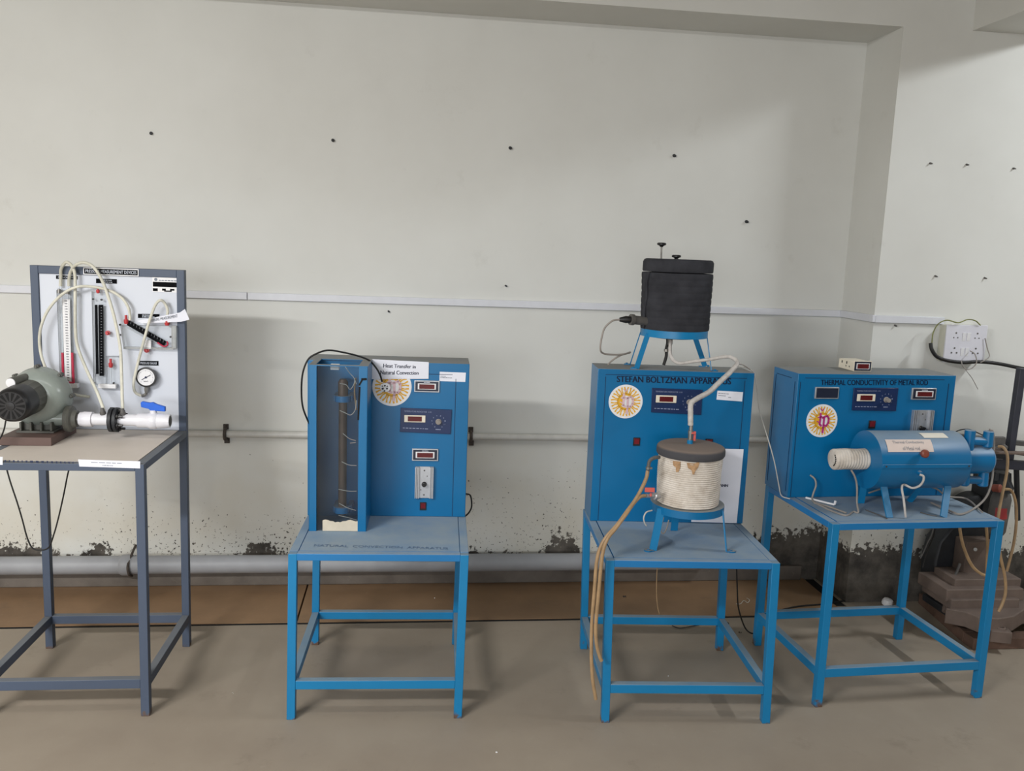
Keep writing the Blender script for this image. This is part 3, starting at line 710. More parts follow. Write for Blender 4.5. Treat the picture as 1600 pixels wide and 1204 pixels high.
# stand
zr = T3.P(1055, 521, .36)[2]; zr0, zr1 = zk0-.028, zk0
sm = MB().lathe((kx, ky, zr0), (0, 0, 1), [(0, kr*.90), (0, kr*.945), (zr1-zr0, kr*.945), (zr1-zr0, kr*.7), (zr1-zr0-.004, kr*.7), (zr1-zr0-.004, kr*.9)], 40)
build(sm, 'stand_ring', BLUE, ket)
build(MB().lathe((kx, ky, zr0-.006), (0, 0, 1), [(0, kr*.6), (.004, kr*.8), (.02, kr*.82)], 32), 'tank_base', FOAM, ket)
feet = [((1008, 524), (994, 574), .465, -1), ((1105, 526), (1112, 576), .455, 1), ((1000, 520), (985, 570), .575, -1), ((1095, 526), (1102, 571), .575, 1)]
for i, (tp, bt, y_, sx) in enumerate(feet):
    B1 = T3.T(bt[0], bt[1], Z3); xb_ = T3.P(bt[0], bt[1], y_)[0]; yt = ky+(y_-ky)*1.0
    ang = {0: pi*1.15, 1: -pi*.03, 2: pi*.96, 3: pi*.22}[i]; tx_, ty_ = kx+kr*.93*cos(ang), ky+kr*.93*sin(ang)
    yb_ = max(F3+.022, min(T3d-.02, ky+(.085 if i > 1 else -.06)))
    b0 = Vector((xb_, yb_, Z3+.002)); tp_ = Vector((tx_, ty_, zr0+.012)); side = Vector((1, 0, 0)) if i in (0, 3) else Vector((.25, 1, 0))
    lg = MB().bar(b0, tp_, .020, .004, side); build(lg, 'stand_leg', BLUE, ket)
    ft = MB().bar(b0, b0+Vector((sx*.024*(-1 if i == 3 else 1), .004, 0)), .018, .0035, (0, 1, 0)); ft.cyl(b0+Vector((sx*.014, 0, 0)), b0+Vector((sx*.014, 0, .006)), .005, None, 6)
    build(ft, 'stand_foot', BLUE, ket)
# element connector at the left with its plug and cable
cz = T3.P(985, 498, .45); yy = .43
P0 = Vector(T3.P(1003, 502, yy)); P1 = Vector(T3.P(986, 499, yy)); P2 = Vector(T3.P(968, 499, yy)); P3 = Vector(T3.P(958, 500, yy))
build(MB().lathe(P0+Vector((.02, .02, 0)), P1-P0-Vector((.02, .02, 0)), [(0, .017), ((P1-P0).length+.010, .017), ((P1-P0).length+.012, .021), ((P1-P0).length+.026, .021)], 20), 'heater_socket', MACH_G, ket)
build(MB().lathe(P1, P2-P1, [(0, .012), (.02, .014), ((P2-P1).length, .008)], 16), 'heater_plug', BLACK, ket)
K = [(969, 499, yy), (957, 501, yy), (945, 512, yy), (940, 528, yy), (938, 545, yy), (943, 552, yy+.02), (960, 554, .47), (975, 553, .49), (985, 550, .51)]
K2 = [(984, 551, .51), (972, 554, .49), (962, 559, .48), (953, 566, .475), (950, 570, .47)]
build(MB().tube(T3.path(K), .0036, 10), 'heater_cable', GREYHOSE, ket)
build(MB().tube(T3.path(K2), .0034, 10), 'heater_cable', GREYHOSE, ket)
# bottom outlet
K = [(1043, 528, .49), (1043, 536, .48), (1041, 545, .48), (1041, 556, .48), (1037, 570, .48)]
build(MB().tube(T3.path(K), .006, 10), 'drain_stub', BLACK_RUB, ket)
nd = MB().cyl(T3.P(1047, 526, .46), T3.P(1047, 538, .46), .011, .009, 14); nd.cyl(T3.P(1041, 545, .462), T3.P(1041, 549, .462), .009, None, 8)
build(nd, 'outlet_nozzle', STEEL, ket)
# braided hose from tank to pot
rb = .0085
K = [(1048, 532, .44), (1047, 545, .43), (1049, 558, .42), (1060, 567, .41), (1080, 565, .405), (1110, 561, .40), (1138, 557, .39), (1152, 566, .37), (1142, 580, .34), (1124, 597, .30), (1108, 612, .26), (1090, 622, .22), (1080, 630, .205), (1079, 645, .20), (1079, 664, .20)]
single(MB().tube(T3.path(K), lambda s_: .0065+.003*min(1, max(0, (s_-.35)*4)), 12, 8, wob=lambda i: 1+.05*(i % 2)), 'braided_hose', BRAID, 'white braided hose from the black tank down to the rope-wrapped pot', 'hose', T3)

# --- rope-wrapped pot on table
pc = [T3.T(1022, 858, h3), T3.T(1138, 862, h3), T3.T(1053, 829, h3)]
px_, py_ = .308, .185
zt1 = T3.P(1076, 805, .1)[2]
pr = .137
zb = T3.P(1076, 798, py_-pr)[2]; zrope = T3.P(1076, 722, py_-pr)[2]; zlid = T3.P(1076, 700, py_)[2]
pcx = T3.P(1076, 750, py_)[0]
# horizontal radii from measured widths
rbody = (T3.P(1124, 760, py_)[0]-T3.P(1026, 760, py_)[0])/2*.985
rlid = (T3.P(1129, 705, py_)[0]-T3.P(1023, 705, py_)[0])/2*.985
pot = thing('rope_wrapped_pot', 'white rope lagged pot with dusty black foam lid on a blue three-legged stand', 'pot', T3, (pcx, py_, h3))
zb = T3.P(1074, 797, py_-rbody)[2]; zrt = T3.P(1076, 722, py_-rlid)[2]; zlt = T3.P(1076, 712, py_-rlid)[2]
nr = 24; prof = [(0, rbody*.9)]; Hb = zrt+.008-zb
for i in range(nr):
    for k in range(5):
        a_ = pi*(k+.5)/5; prof.append((Hb*(i+.5-.5*cos(a_))/nr, rbody*(.955+.02*i/nr)+sin(a_)*.0042))
prof.append((Hb, rbody*.9))
build(MB().lathe((pcx, py_, zb), (0, 0, 1), prof, 72, fn=lambda t_, h: 1+.006*sin(5*t_+h*60)+.004*sin(11*t_-h*90)), 'rope_lagging', ROPE, pot, smooth=60)
# glue stains under the lid
st = MB()
def on_pot(px, py):
    P_ = Vector(T3.P(px, py, py_-rbody)); dx = P_.x-pcx
    # intersect view ray with body cylinder
    cw = Vector(((CP-T3.o).dot(T3.u), (CP-T3.o).dot(T3.n), CAM_H)); d = P_-cw; r_ = rbody*.985+.0045
    ox, oy = cw.x-pcx, cw.y-py_; A_ = d.x**2+d.y**2; B2_ = ox*d.x+oy*d.y; C_ = ox*ox+oy*oy-r_*r_; t_ = (-B2_-math.sqrt(max(0, B2_*B2_-A_*C_)))/A_
    return cw+d*t_
for poly in ([(1051, 720), (1063, 721), (1063, 729), (1060, 737), (1056, 737), (1056, 730), (1052, 727)], [(1073, 723), (1093, 722), (1091, 730), (1086, 736), (1085, 741), (1082, 741), (1081, 735), (1075, 731)]):
    pts = [on_pot(*q_) for q_ in poly]; cen = sum(pts, Vector())/len(pts); ax_ = Vector((pcx, py_, 0))
    st.add([cen]+pts+[(p_2-Vector((pcx, py_, p_2.z)))*.97+Vector((pcx, py_, p_2.z)) for p_2 in pts], [(0, k+1, (k+1) % len(pts)+1) for k in range(len(pts))]+[(k+1, k+1+len(pts), (k+1) % len(pts)+1+len(pts), (k+1) % len(pts)+1) for k in range(len(pts))])
build(st, 'glue_stain', STAIN, pot)
Hl = zlt-zrt+.010
lp = [(0, rlid*.85), (0, rlid*.97), (.006, rlid), (Hl-.010, rlid), (Hl-.004, rlid*.985), (Hl, rlid*.955), (Hl+.003, rlid*.9), (Hl+.004, .01)]
lidm = NT('foam_lid'); g_ = lidm.n('ShaderNodeNewGeometry'); s_ = lidm.n('ShaderNodeSeparateXYZ'); lidm.l(g_.outputs['Normal'], s_.inputs[0])
lidm.l(lidm.mix(lidm.rng(s_.outputs[2], .3, .8), lin((70, 70, 74)), lin((118, 106, 98))), lidm.b.inputs['Base Color']); lidm.b.inputs['Roughness'].default_value = .95; lidm.bump(lidm.noise(90, vec=g_.outputs['Position']), .5, .002)
build(MB().lathe((pcx, py_, zrt), (0, 0, 1), lp, 64, fn=lambda t_, h: 1+.006*sin(4*t_+1)), 'foam_lid', lidm.m, pot, smooth=50)
# inlet valve
lidz = zrt+Hl+.004; vx = T3.P(1078.5, 685, .2)[0]
v_ = build(MB().lathe((vx, .2, lidz-.004), (0, 0, 1), [(0, .010), (.02, .010), (.021, .0085), (.040, .0085), (.041, .010), (.052, .010), (.053, .007), (.075, .007)], 8), 'inlet_valve', STEEL, pot)
build(MB().lathe((vx, .2, lidz-.003), (0, 0, 1), [(0, .0108), (.017, .0108), (.017, .009)], 16), 'valve_stem', BLUE, v_)
build(MB().box(vx+.010, vx+.0175, .19, .20, lidz+.012, lidz+.046).box(vx+.0, vx+.016, .185, .195, lidz+.038, lidz+.044), 'valve_lever', SALMON, v_, bevel=.001)
# stand plate + legs
zp = zb-.002
hb = .027; rp = (T3.P(1132, 800, py_)[0]-T3.P(1019, 800, py_)[0])/2*.99
build(MB().lathe((pcx, py_, zp-hb), (0, 0, 1), [(0, rp*.97), (0, rp), (hb, rp), (hb, .02), (hb-.003, .02), (hb-.003, rp*.97)], 56), 'stand_plate', BLUE_CAB, pot)
for i, (bp, sx) in enumerate(((T3.T(1020, 860, h3), -1), (T3.T(1135, 861, h3), 1), (T3.T(1053, 829, h3), 0))):
    b0 = Vector((bp[0], bp[1], h3+.002)); dv = Vector((bp[0]-pcx, bp[1]-py_, 0)).normalized(); tp_ = Vector((pcx, py_, zp-.008))+dv*(rp*.985 if i < 2 else rp*.9)
    side = Vector((1, 0, 0)) if i != 1 else Vector((.35, 1, 0))
    build(MB().bar(b0, tp_, .027, .0045, side), 'stand_leg', BLUE, pot)
    if sx:
        f = MB().bar(b0, b0+Vector((sx*.028, -.004, .0)), .022, .004, (0, 1, 0)); f.cyl(b0+Vector((sx*.016, -.002, 0)), b0+Vector((sx*.016, -.002, .006)), .0055, None, 6)
        f.lathe(b0+Vector((sx*.018, -.003, -.002)), (0, 0, 1), [(0, .015), (.005, .015)], 20); build(f, 'stand_foot', BLUE_CAB, pot)
# side connections
el = MB().tube(T3.path([(1030, 714, .12), (1022, 715, .10), (1015, 720, .095), (1013, 730, .09), (1012, 736, .09)]), .0065, 10)
build(el, 'overflow_elbow', MACH_G, pot)
el = MB().lathe(T3.P(1013, 729, .09), (0, 0, -1), [(0, .009), (.008, .009)], 14).bar(T3.P(1012, 731, .085), T3.P(1019, 731, .085), .006, .006)
build(el, 'hose_clip', STEEL, pot)
v2 = MB().lathe(T3.P(1030, 775, .12), Vector(T3.P(1010, 774, .08))-Vector(T3.P(1030, 775, .12)), [(0, .009), (.012, .009), (.014, .013), (.028, .013), (.03, .008), (.07, .007)], 12)
v2 = build(v2, 'drain_valve', ALU, pot); mb = MB(); rslab(mb, T3, 1008, 762, 1023, 769, .07, .078); mb.cyl(T3.P(1017, 770, .08), T3.P(1017, 775, .08), .004, None, 8)
build(mb, 'valve_lever', SALMON, v2, bevel=.001)
K = [(1012, 735, .09), (1010, 746, .085), (1003, 762, .07), (993, 780, .05), (980, 798, .02), (964, 820, -.005), (948, 838, -.015), (938, 855, -.02), (932, 880, -.02), (929, 920, -.02), (925, 970, -.02), (924, 1020, -.02), (926, 1060, -.02), (931, 1092, -.02)]
def fix(K, fr, zmin):
    return [(p[0], p[1], max(p[2], zmin)) for p in fr.path(K)]
single(MB().tube(T3.path(K), .0065, 10), 'drain_hose', TANHOSE, 'tan rubber hose from the top elbow of the rope-wrapped pot to the floor', 'hose', T3)
K = [(1008, 774, .075), (1000, 776, .06), (990, 786, .045), (976, 806, .005), (962, 825, -.012), (950, 840, -.03), (943, 858, -.035), (939, 885, -.035), (935, 930, -.035), (931, 975, -.03), (932, 1005, -.03), (937, 1025, -.03), (940, 1032, -.03)]
single(MB().tube(T3.path(K), .0065, 10), 'drain_hose', TANHOSE, 'shorter tan rubber hose from the lower valve of the rope-wrapped pot', 'hose', T3)
K = [(1019, 797, .25), (1010, 800, .24), (1006, 808, .24), (1007, 816, .245), (1010, 821, .25)]
single(MB().tube(T3.path(K), .0028, 8), 'wire', WIREW, 'short white wire looping from under the pot stand against the cabinet', 'wire', T3)
K = [(1037, 808, .22), (1034, 818, .21), (1032, 828, .2), (1037, 833, .2), (1042, 824, .21), (1045, 812, .22)]
single(MB().tube(T3.path(K), .0026, 8), 'wire', GREYHOSE, 'dusty grey wire bundle coiled on the table under the pot', 'wire', T3)

K = [(1027, 884, .62), (1026, 905, .62), (1026, 930, .62), (1028, 950, .62), (1032, 963, .62)]
single(MB().tube(T3.path([(1027, 868, .62)]+K), .0022, 6), 'hanging_wire', TANHOSE, 'thin brown wire hanging behind the table with the rope-wrapped pot', 'wire', T3)
# ---------------------------------------------------------------- cabinet on table 4
F4 = T4d*(1-.3806); h4 = T4h+.0009; Z4 = T4h+.5027
c4x0, c4x1 = -.0164*T4w+.006, .9723*T4w
cab4 = thing('conductivity_cabinet', 'wide blue steel control cabinet behind the horizontal blue cylinder', 'cabinet', T4, (T4w/2, .44, h4))
build(MB().box(c4x0, c4x1, F4, T4d-.001, h4, Z4), 'body', BLUE_CAB, cab4, bevel=.002)
S = MB(); xa = T4.P(1250, 602, F4)[0]; xb = T4.P(1483, 604, F4)[0]; zt = T4.P(1300, 591, F4)[2]
S.box(xa, xa+.002, F4-.0012, F4+.001, h4+.004, zt-.015); S.box(xb-.004, xb-.002, F4-.0012, F4+.001, h4+.004, zt-.015); S.box(xa+.02, xb-.025, F4-.0012, F4+.001, zt, zt+.002)
S.box(c4x0-.0012, c4x0+.001, F4+.02, F4+.022, h4+.02, Z4-.035); S.box(c4x0-.0012, c4x0+.001, T4d-.024, T4d-.022, h4+.02, Z4-.03); S.box(c4x0-.0012, c4x0+.001, F4+.05, T4d-.03, Z4-.026, Z4-.024)
build(S, 'panel_seam', SEAM, cab4)
tm = MB(); put_text(tm, 'THERMAL CONDUCTIVITY OF METAL ROD', quad_fn(T4, (1283, 593), (1450, 593.5), (1283, 601.5), (1450, 601.5), F4-.0008), .016)
build(tm, 'lettering', LETTER, cab4)
mt = meter(cab4, T4, 1273.5, 604, 1308.5, 622.5, F4, disp=False)
indicator(cab4, T4, (1334.5, 606), (1404, 606), (1331.5, 641), (1400, 642), F4, knob_out=.02)
meter(cab4, T4, 1424.5, 605.5, 1460, 624, F4, cap='VOLTS')
dimmer(cab4, T4, 1425, 640, 1451, 690, F4)
rocker(cab4, T4, 1357.5, 656.5, 1366.5, 669, F4)
sticker(cab4, T4, (1284, 657), .0665, F4, YELLOW, MAGENTA)
# small loose meter box on the cabinet
mx0, my0 = .275, .418
a_ = T4.T(1333, 580, Z4); b_ = T4.T(1361.5, 580.5, Z4); zt_ = T4.P(1333, 563.5, a_[1])[2]; yf = max(F4+.006, a_[1])
ml = thing('loose_panel_meter', 'small cream box meter with red display lying on the widest blue cabinet', 'panel meter', T4, ((a_[0]+b_[0])/2, yf+.03, Z4))
build(MB().box(a_[0]+.001, b_[0]-.001, yf+.004, T4d-.01, Z4+.0006, zt_-.003), 'case', IVORY, ml, bevel=.002)
xx0, xx1 = a_[0], b_[0]; zz0 = Z4+.0006; W = xx1-xx0; Hh = zt_-zz0
build(MB().box(xx0, xx1, yf, yf+.006, zz0, zt_), 'front_frame', IVORY, ml, bevel=.001)
build(MB().box(xx0+W*.05, xx1-W*.05, yf-.002, yf+.001, zz0+Hh*.07, zt_-Hh*.07), 'meter_face', NAVY_D, ml)
build(MB().box(xx0+W*.14, xx1-W*.14, yf-.0035, yf-.0015, zz0+Hh*.22, zt_-Hh*.22), 'bezel', WHITE_P, ml)
build(MB().box(xx0+W*.19, xx1-W*.19, yf-.005, yf-.003, zz0+Hh*.28, zt_-Hh*.28), 'display', REDGLASS, ml)
vm = MB()
for y_, z_, s1_ in ((.03, .5, .003), (.055, .5, .003), (.05, .82, .005), (.085, .82, .005)):
    vm.box(xx0-.0004, xx0+.002, yf+y_, yf+y_+s1_*1.3, zz0+Hh*z_-s1_-.006, zz0+Hh*z_+s1_-.006)
build(vm, 'vent_hole', MACH_G, ml)

# --- horizontal cylinder vessel
vy = .175
Lx0 = T4.P(1352, 716, vy)[0]; Lx1 = T4.P(1488, 716, vy)[0]
zc_ = (T4.P(1420, 672, vy)[2]+T4.P(1420, 764, vy-.02)[2])/2; vr = (T4.P(1420, 672, vy)[2]-T4.P(1420, 764, vy-.02)[2])/2*.975
ves = thing('heat_vessel', 'horizontal blue steel cylinder on four splayed flat legs with paper labels', 'vessel', T4, ((Lx0+Lx1)/2, vy, h4))
L_ = Lx1-Lx0
build(MB().lathe((Lx0, vy, zc_), (1, 0, 0), [(0, vr*.1), (0, vr), (L_-.004, vr), (L_, vr*.985), (L_+.030, vr*.42), (L_+.030, .01)], 72), 'shell', BLUE_VES, ves)
sm = MB().box(Lx0+.001, Lx0+L_-.002, vy-vr-.0035, vy-vr+.006, zc_-.006, zc_+.008); sm.box(Lx0+.001, Lx0+L_-.002, vy+vr-.006, vy+vr+.003, zc_-.006, zc_+.008)
build(sm, 'seam_flange', BLUE_VES, ves, bevel=.001)
scs = MB()
for u in (.04, .96): scs.cyl((Lx0+L_*u, vy-vr-.005, zc_+.001), (Lx0+L_*u, vy-vr, zc_+.001), .0035, None, 8)
build(scs, 'screw', RUST, ves)
def onv(x, a, dr=.0012): return (x, vy-(vr+dr)*cos(a), zc_+(vr+dr)*sin(a))
def patch(mb, x00, x01, a0, a1, sk=0., n=10):
    vs = []; 
    for i in range(n+1):
        a = a0+(a1-a0)*i/n
        for j in range(5): vs.append(onv(x00+(x01-x00)*j/4+sk*(i/n), a))
    fs = [(i*5+j, i*5+j+1, i*5+j+6, i*5+j+5) for i in range(n) for j in range(4)]
    return mb.add(vs, fs)
def xat(px, py, a):   # local x where the sight line meets the shell at height angle a
    y_ = vy-vr*cos(a); return T4.P(px, py, y_)[0]
def angat(px, py):
    best = None
    for k in range(200):
        a = k/200*pi/2; y_ = vy-vr*cos(a); z_ = T4.P(px, py, y_)[2]; e_ = abs(z_-(zc_+vr*sin(a)))
        if best is None or e_ < best[0]: best = (e_, a, T4.P(px, py, y_)[0])
    return best[1], best[2]
a1_, xA = angat(1388, 686.5); a0_, xB = angat(1389, 706); _, xC = angat(1459, 706); _, xD = angat(1455, 687)
pp = build(patch(MB(), xB-.004, xC, a0_, a1_, (xA-xB)*.3), 'paper_label', PAPER_P, ves, label='creased pinkish paper label lettered Thermal Conductivity')
tm = MB()
def vt(u0, u1, v0, v1):
    def f_(u, v):
        return onv(xB+(xC-xB)*(u0+(u1-u0)*u), a0_+(a1_-a0_)*(v0+(v1-v0)*v), .0022)
    return f_
put_text(tm, 'Thermal Conductivity', vt(.14, .84, .58, .86)); put_text(tm, 'of Metal rod', vt(.32, .70, .12, .40))
build(tm, 'lettering', INKFADE, pp)
b1_, xE = angat(1441, 676.5); b0_, xF = angat(1444, 684); _, xG = angat(1482, 684)
build(patch(MB(), xF, xG, b0_, b1_, -.004), 'paper_label', mat('cream_label', (222, 218, 206), .7, var=.02), ves)
ka, kxx = angat(1439, 708)
kd = Vector((0, -cos(ka), sin(ka)*.4)); k0 = Vector(onv(kxx, ka, 0))
build(MB().lathe(k0, kd, [(0, .005), (.012, .005), (.013, .012), (.018, .0155), (.028, .0155), (.033, .011), (.034, .001)], 20), 'knob', RUSTKNOB, ves)
# left stub: rope-lagged neck
Pl0 = T4.P(1300, 720, vy)[0]
nprof = [(0, .010), (0, .030), (.002, .036)]
Ln = Lx0-Pl0-.0
for i in range(12):
    for k in range(4):
        a_ = pi*(k+.5)/4; nprof.append((.004+(Ln-.004)*(i+.5-.5*cos(a_))/12, .0375+.0028*sin(a_)))
nprof.append((Ln, .02))
nk = build(MB().lathe((Pl0, vy, zc_+.002), (1, 0, 0), nprof, 40, fn=lambda t_, h: 1+.02*sin(3*t_+h*70)), 'lagged_neck', ROPE, ves, smooth=60)
hm = MB()
for k in range(7):
    a_ = pi*.75+k*.28; hm.cyl((Pl0-.0015, vy+.0265*cos(a_), zc_+.002+.0265*sin(a_)), (Pl0+.001, vy+.0265*cos(a_), zc_+.002+.0265*sin(a_)), .0032, None, 8)
build(hm, 'end_hole', DARKHOLE, nk)
# right end: seam ring, smaller chamber, pipe tees
xr = Lx0+L_+.028
xs1 = T4.P(1506, 712, vy)[0]; xs2 = T4.P(1543, 712, vy)[0]
build(MB().lathe((xr, vy, zc_), (1, 0, 0), [(0, vr*.30), (0, vr*.52), (xs2-xr-.01, vr*.52), (xs2-xr, vr*.45), (xs2-xr, .01)], 40), 'water_chamber', BLUE_VES, ves)
xv1 = T4.P(1517, 690, vy-.03)[0]; xv2 = T4.P(1546, 690, vy-.03)[0]; yv = vy-.02
pipes = MB(); zq = lambda py: T4.P(1530, py, yv)[2]
pipes.cyl((xv1, yv, zc_), (xv1, yv, zq(672)), .0195, None, 20)
pipes.tube([(xv1, yv, zq(688)), (xv2, yv, zq(690))], .0165, 16, 1); pipes.lathe((xv2, yv, zq(698)), (0, 0, 1), [(0, .017), (.004, .0205), (zq(674)-zq(698), .0185), (zq(673)-zq(698), .014)], 20)
pipes.cyl((xv1, yv, zc_), (xv1, yv, zq(750)), .0185, None, 20); pipes.tube([(xv1, yv, zq(749)), (xv2, yv, zq(750))], .0155, 16, 1); pipes.lathe((xv1, yv, zq(758)), (0, 0, 1), [(0, .014), (.006, .0195), (.03, .0195)], 20)
pipes.lathe((xv2, yv, zq(759)), (0, 0, 1), [(0, .016), (.004, .0205), (zq(737)-zq(759), .0185), (zq(736)-zq(759), .014)], 20)
build(pipes, 'pipe_tee', BLUE_VES, ves)
# legs
legs4 = [((1380, 762), (1390, 809)), ((1458, 759), (1474, 808)), ((1352, 762), (1345, 786)), ((1431, 762), (1420, 784))]
for i, (tp, bt) in enumerate(legs4):
    b0 = T4.T(bt[0], bt[1], h4); fy = vy-vr*.55 if i < 2 else vy+vr*.55
    byy = max(.04, b0[1]) if i < 2 else min(b0[1], F4-.02)
    xb = T4.P(bt[0], bt[1], byy)[0]
    xt = Lx0+L_*((.13, .86)[i % 2])
    tp_ = Vector((xt, fy, zc_-vr*.80)); bb = Vector((xb, byy, h4+.001))
    build(MB().bar(bb, tp_, .026, .006, (1, 0, 0)), 'leg', BLUE, ves)
# drain tube and sleeves
st_ = T4.P(1437, 738, vy-vr)
build(MB().cyl((st_[0], vy-vr+.008, st_[2]), (st_[0], vy-vr-.012, st_[2]-.002), .0095, .008, 14), 'drain_boss', BLUE_VES, ves)
K = [(1437, 741, vy-vr-.012), (1443, 744, vy-vr-.02), (1442, 752, vy-vr-.02), (1436, 759, vy-vr-.01), (1425, 762, vy-vr+.01), (1413, 757, vy-vr+.02), (1409, 762, vy-vr), (1412, 780, vy-vr-.01), (1416, 799, vy-vr-.02)]
kp = T4.path(K); kp[-1] = (kp[-1][0], kp[-1][1], h4+.005)
single(MB().tube(kp, .0042, 10), 'drain_tube', BRAID, 'thin whitish tube curling from the front of the blue cylinder to the table', 'tube', T4)
K = [(1330, 734, vy-.03), (1336, 745, vy-.035), (1339, 760, vy-.03), (1339, 785, vy-.03)]
kp = T4.path(K); kp.append((kp[-1][0]-.01, kp[-1][1]-.03, h4+.004))
for q_ in ((1333, 799), (1322, 805), (1300, 798), (1283, 790), (1272, 785)): kp.append(T4.T(q_[0], q_[1], h4+.003))
single(MB().tube(kp, .0036, 8), 'neck_wire', GREYHOSE, 'grey sleeved wire dropping from the lagged neck and lying on the table', 'wire', T4)
K = T4.path([(1266, 742, F4-.002), (1273, 748, F4-.02), (1275, 758, F4-.03), (1271, 770, F4-.035)])+[T4.T(1269, 780, h4+.006), T4.T(1275, 785, h4+.004), T4.T(1300, 793, h4+.004), T4.T(1322, 801, h4+.004)]
single(MB().tube(K, .0036, 8), 'cabinet_wire', GREYHOSE, 'grey sleeved wire coming out of the cabinet front beside the white hook', 'wire', T4)
hk = [T4.T(1259, 777, h4+.005), T4.T(1283, 783, h4+.006), T4.T(1304, 788, h4+.005)]
hk.append((hk[-1][0]+.002, hk[-1][1], hk[-1][2]+.016))
single(MB().bar(hk[0], hk[2], .007, .007).bar(hk[2], hk[3], .007, .007), 'white_hook', WHITE_P, 'white L-shaped plastic rod lying at the left of the table', 'plastic rod', T4, bevel=.001)
# hoses from the right end
K = T4.path([(1546, 671, yv), (1551, 674, yv), (1553, 690, yv), (1552, 720, yv), (1550, 750, yv), (1541, 776, yv), (1522, 795, yv-.02)])+[T4.T(1500, 803, h4+.006), T4.T(1478, 795, h4+.006), T4.T(1455, 785, h4+.006)]
K = [(p[0], p[1], max(p[2], h4+.006)) for p in K]
single(MB().tube(K, .0042, 10), 'water_tube', GREYHOSE, 'long grey tube hanging from the upper blue pipe end onto the table', 'tube', T4)
single(MB().tube(T4.path([(1543, 699, yv), (1544, 712, yv), (1545, 725, yv), (1545, 736, yv)]), .0035, 8), 'water_tube', GREYHOSE, 'short thin tube joining the two blue pipe ends', 'tube', T4)
K = [T4.T(1360, 762, h4+.1)]
K = T4.path([(1357, 770, .30), (1375, 764, .28), (1400, 760, .27), (1425, 757, .27)])+T4.path([(1460, 762, .27), (1480, 775, .25)])+[T4.T(1510, 779, h4+.006), T4.T(1535, 800, h4+.006)]
K = [(p[0], min(p[1], F4-.01), max(p[2], h4+.006)) for p in K]
single(MB().tube(K, .0034, 8), 'cable', GREYHOSE, 'thin grey cable running behind the legs of the blue cylinder', 'cable', T4)
K = T4.path([(1487, 677, F4-.01), (1502, 671, F4-.03), (1516, 671, vy), (1530, 677, vy+.01), (1541, 682, vy)])
single(MB().tube(K, .0022, 8), 'cable', BLACK_RUB, 'thin black cable arching over the blue pipe tee', 'cable', T4)
K = T4.path([(1404, 676, F4-.004), (1412, 679, F4-.02), (1422, 679, F4-.015), (1428, 676, F4-.004)])
# small marks of wire on table
for pts, lb in (([(1352, 796), (1378, 806), (1386, 810)], 'thin dark wire end lying by the front left leg of the cylinder'), ([(1438, 800), (1452, 804), (1464, 806)], 'thin dark wire end lying by the front right leg of the cylinder')):
    single(MB().tube([T4.T(x, y, h4+.003) for x, y in pts], .002, 6), 'wire', MACH_G, lb, 'wire', T4)

# --- lines between tables
K = T3.path([(1145, 571, .50), (1160, 573, .52), (1172, 577, .54), (1179, 586, .56), (1183, 610, .57), (1186, 638, .56), (1194, 666, .54), (1200, 685, .52), (1206, 706, .50), (1211, 726, .5), (1217, 758, .5)])
kw = [T3.world(p) for p in K]+[T4.world(T4.T(1221, 774, h4+.003)), T4.world(T4.T(1234, 779, h4+.003))]
single(MB().tube(kw, .0022, 8), 'lead_wire', WIREW, 'thin white wire from the middle cabinet top down to the tall table', 'wire')
single(MB().tube(T3.path([(1150, 571, .53), (1158, 569, .54), (1166, 573, .52), (1172, 577, .49)]), .0022, 8), 'wire', GREYHOSE, 'short grey wire lying on the right end of the middle cabinet top', 'wire', T3)

# ---------------------------------------------------------------- instrument board on stand 1
BY = T1d-.022
leg = .029
zt = 1.532
build(MB().box(leg, T1w-leg, T1d-.028, T1d-.002, zt-.030, zt, lambda v: (v[0]+T1l*v[2], v[1], v[2])), 'upright_rail', SLATE, tab1, bevel=.0015)
bd = build(MB().box(leg+.001, T1w-leg-.001, BY, BY+.006, T1h+.001, zt-.030, lambda v: (v[0]+T1l*v[2], v[1], v[2])), 'backboard', BOARD, tab1)
# front rail strips
paper(tab1, T1, (122, 717.5), (219, 720.5), (124, 728.5), (219, 731.5), -.0005, [('', .2, .7, .6, .68), ('', .38, .56, .22, .30)], ink=INKFADE, bold=0)
paper(tab1, T1, (-20, 712.5), (4, 713.5), (-20, 725), (4, 726), -.0005)
tm = MB(); q_ = quad_fn(T1, (7, 716), (118, 718.5), (7, 724), (118, 726.5), -.0009); dashes(tm, q_, 0, .97, .3, .7, 4, .03)
build(tm, 'lettering', LETTER, tab1)
# nameplates
def plate(x0, y0, x1, y1, b, lines, border=False, dy=0, m=NAVY_D, ink=LETTER_W):
    mb = MB(); slab(mb, T1, (x0, y0), (x1, y0+dy), (x0, y1), (x1, y1+dy), b-.0015, b)
    if border:
        p0 = build(mb, 'name_plate', WHITE_P, tab1); mb = MB(); slab(mb, T1, (x0+1.5, y0+1.3), (x1-1.5, y0+dy+1.3), (x0+1.5, y1-1.3), (x1-1.5, y1+dy-1.3), b-.002, b-.0014); pf = build(mb, 'plate_face', PLATE, p0)
    else: p0 = build(mb, 'name_plate', PLATE, tab1)
    q = quad_fn(T1, (x0, y0), (x1, y0+dy), (x0, y1), (x1, y1+dy), b-.0026); tm = MB()
    for k, (s, u0, u1, v0, v1) in enumerate(lines):
        if s: put_text(tm, s, lambda u, v: q(u0+(u1-u0)*u, v0+(v1-v0)*v))
        else: dashes(tm, q, u0, u1, v0, v1, k)
    build(tm, 'lettering', ink, p0)
plate(130, 417.5, 216.5, 428.5, T1d-.03, [('PRESSURE MEASUREMENT DEVICES', .04, .96, .28, .72)], True, 3)
plate(87.5, 430, 121, 435.5, BY, [('MANOMETER', .1, .9, .25, .75)], dy=1)
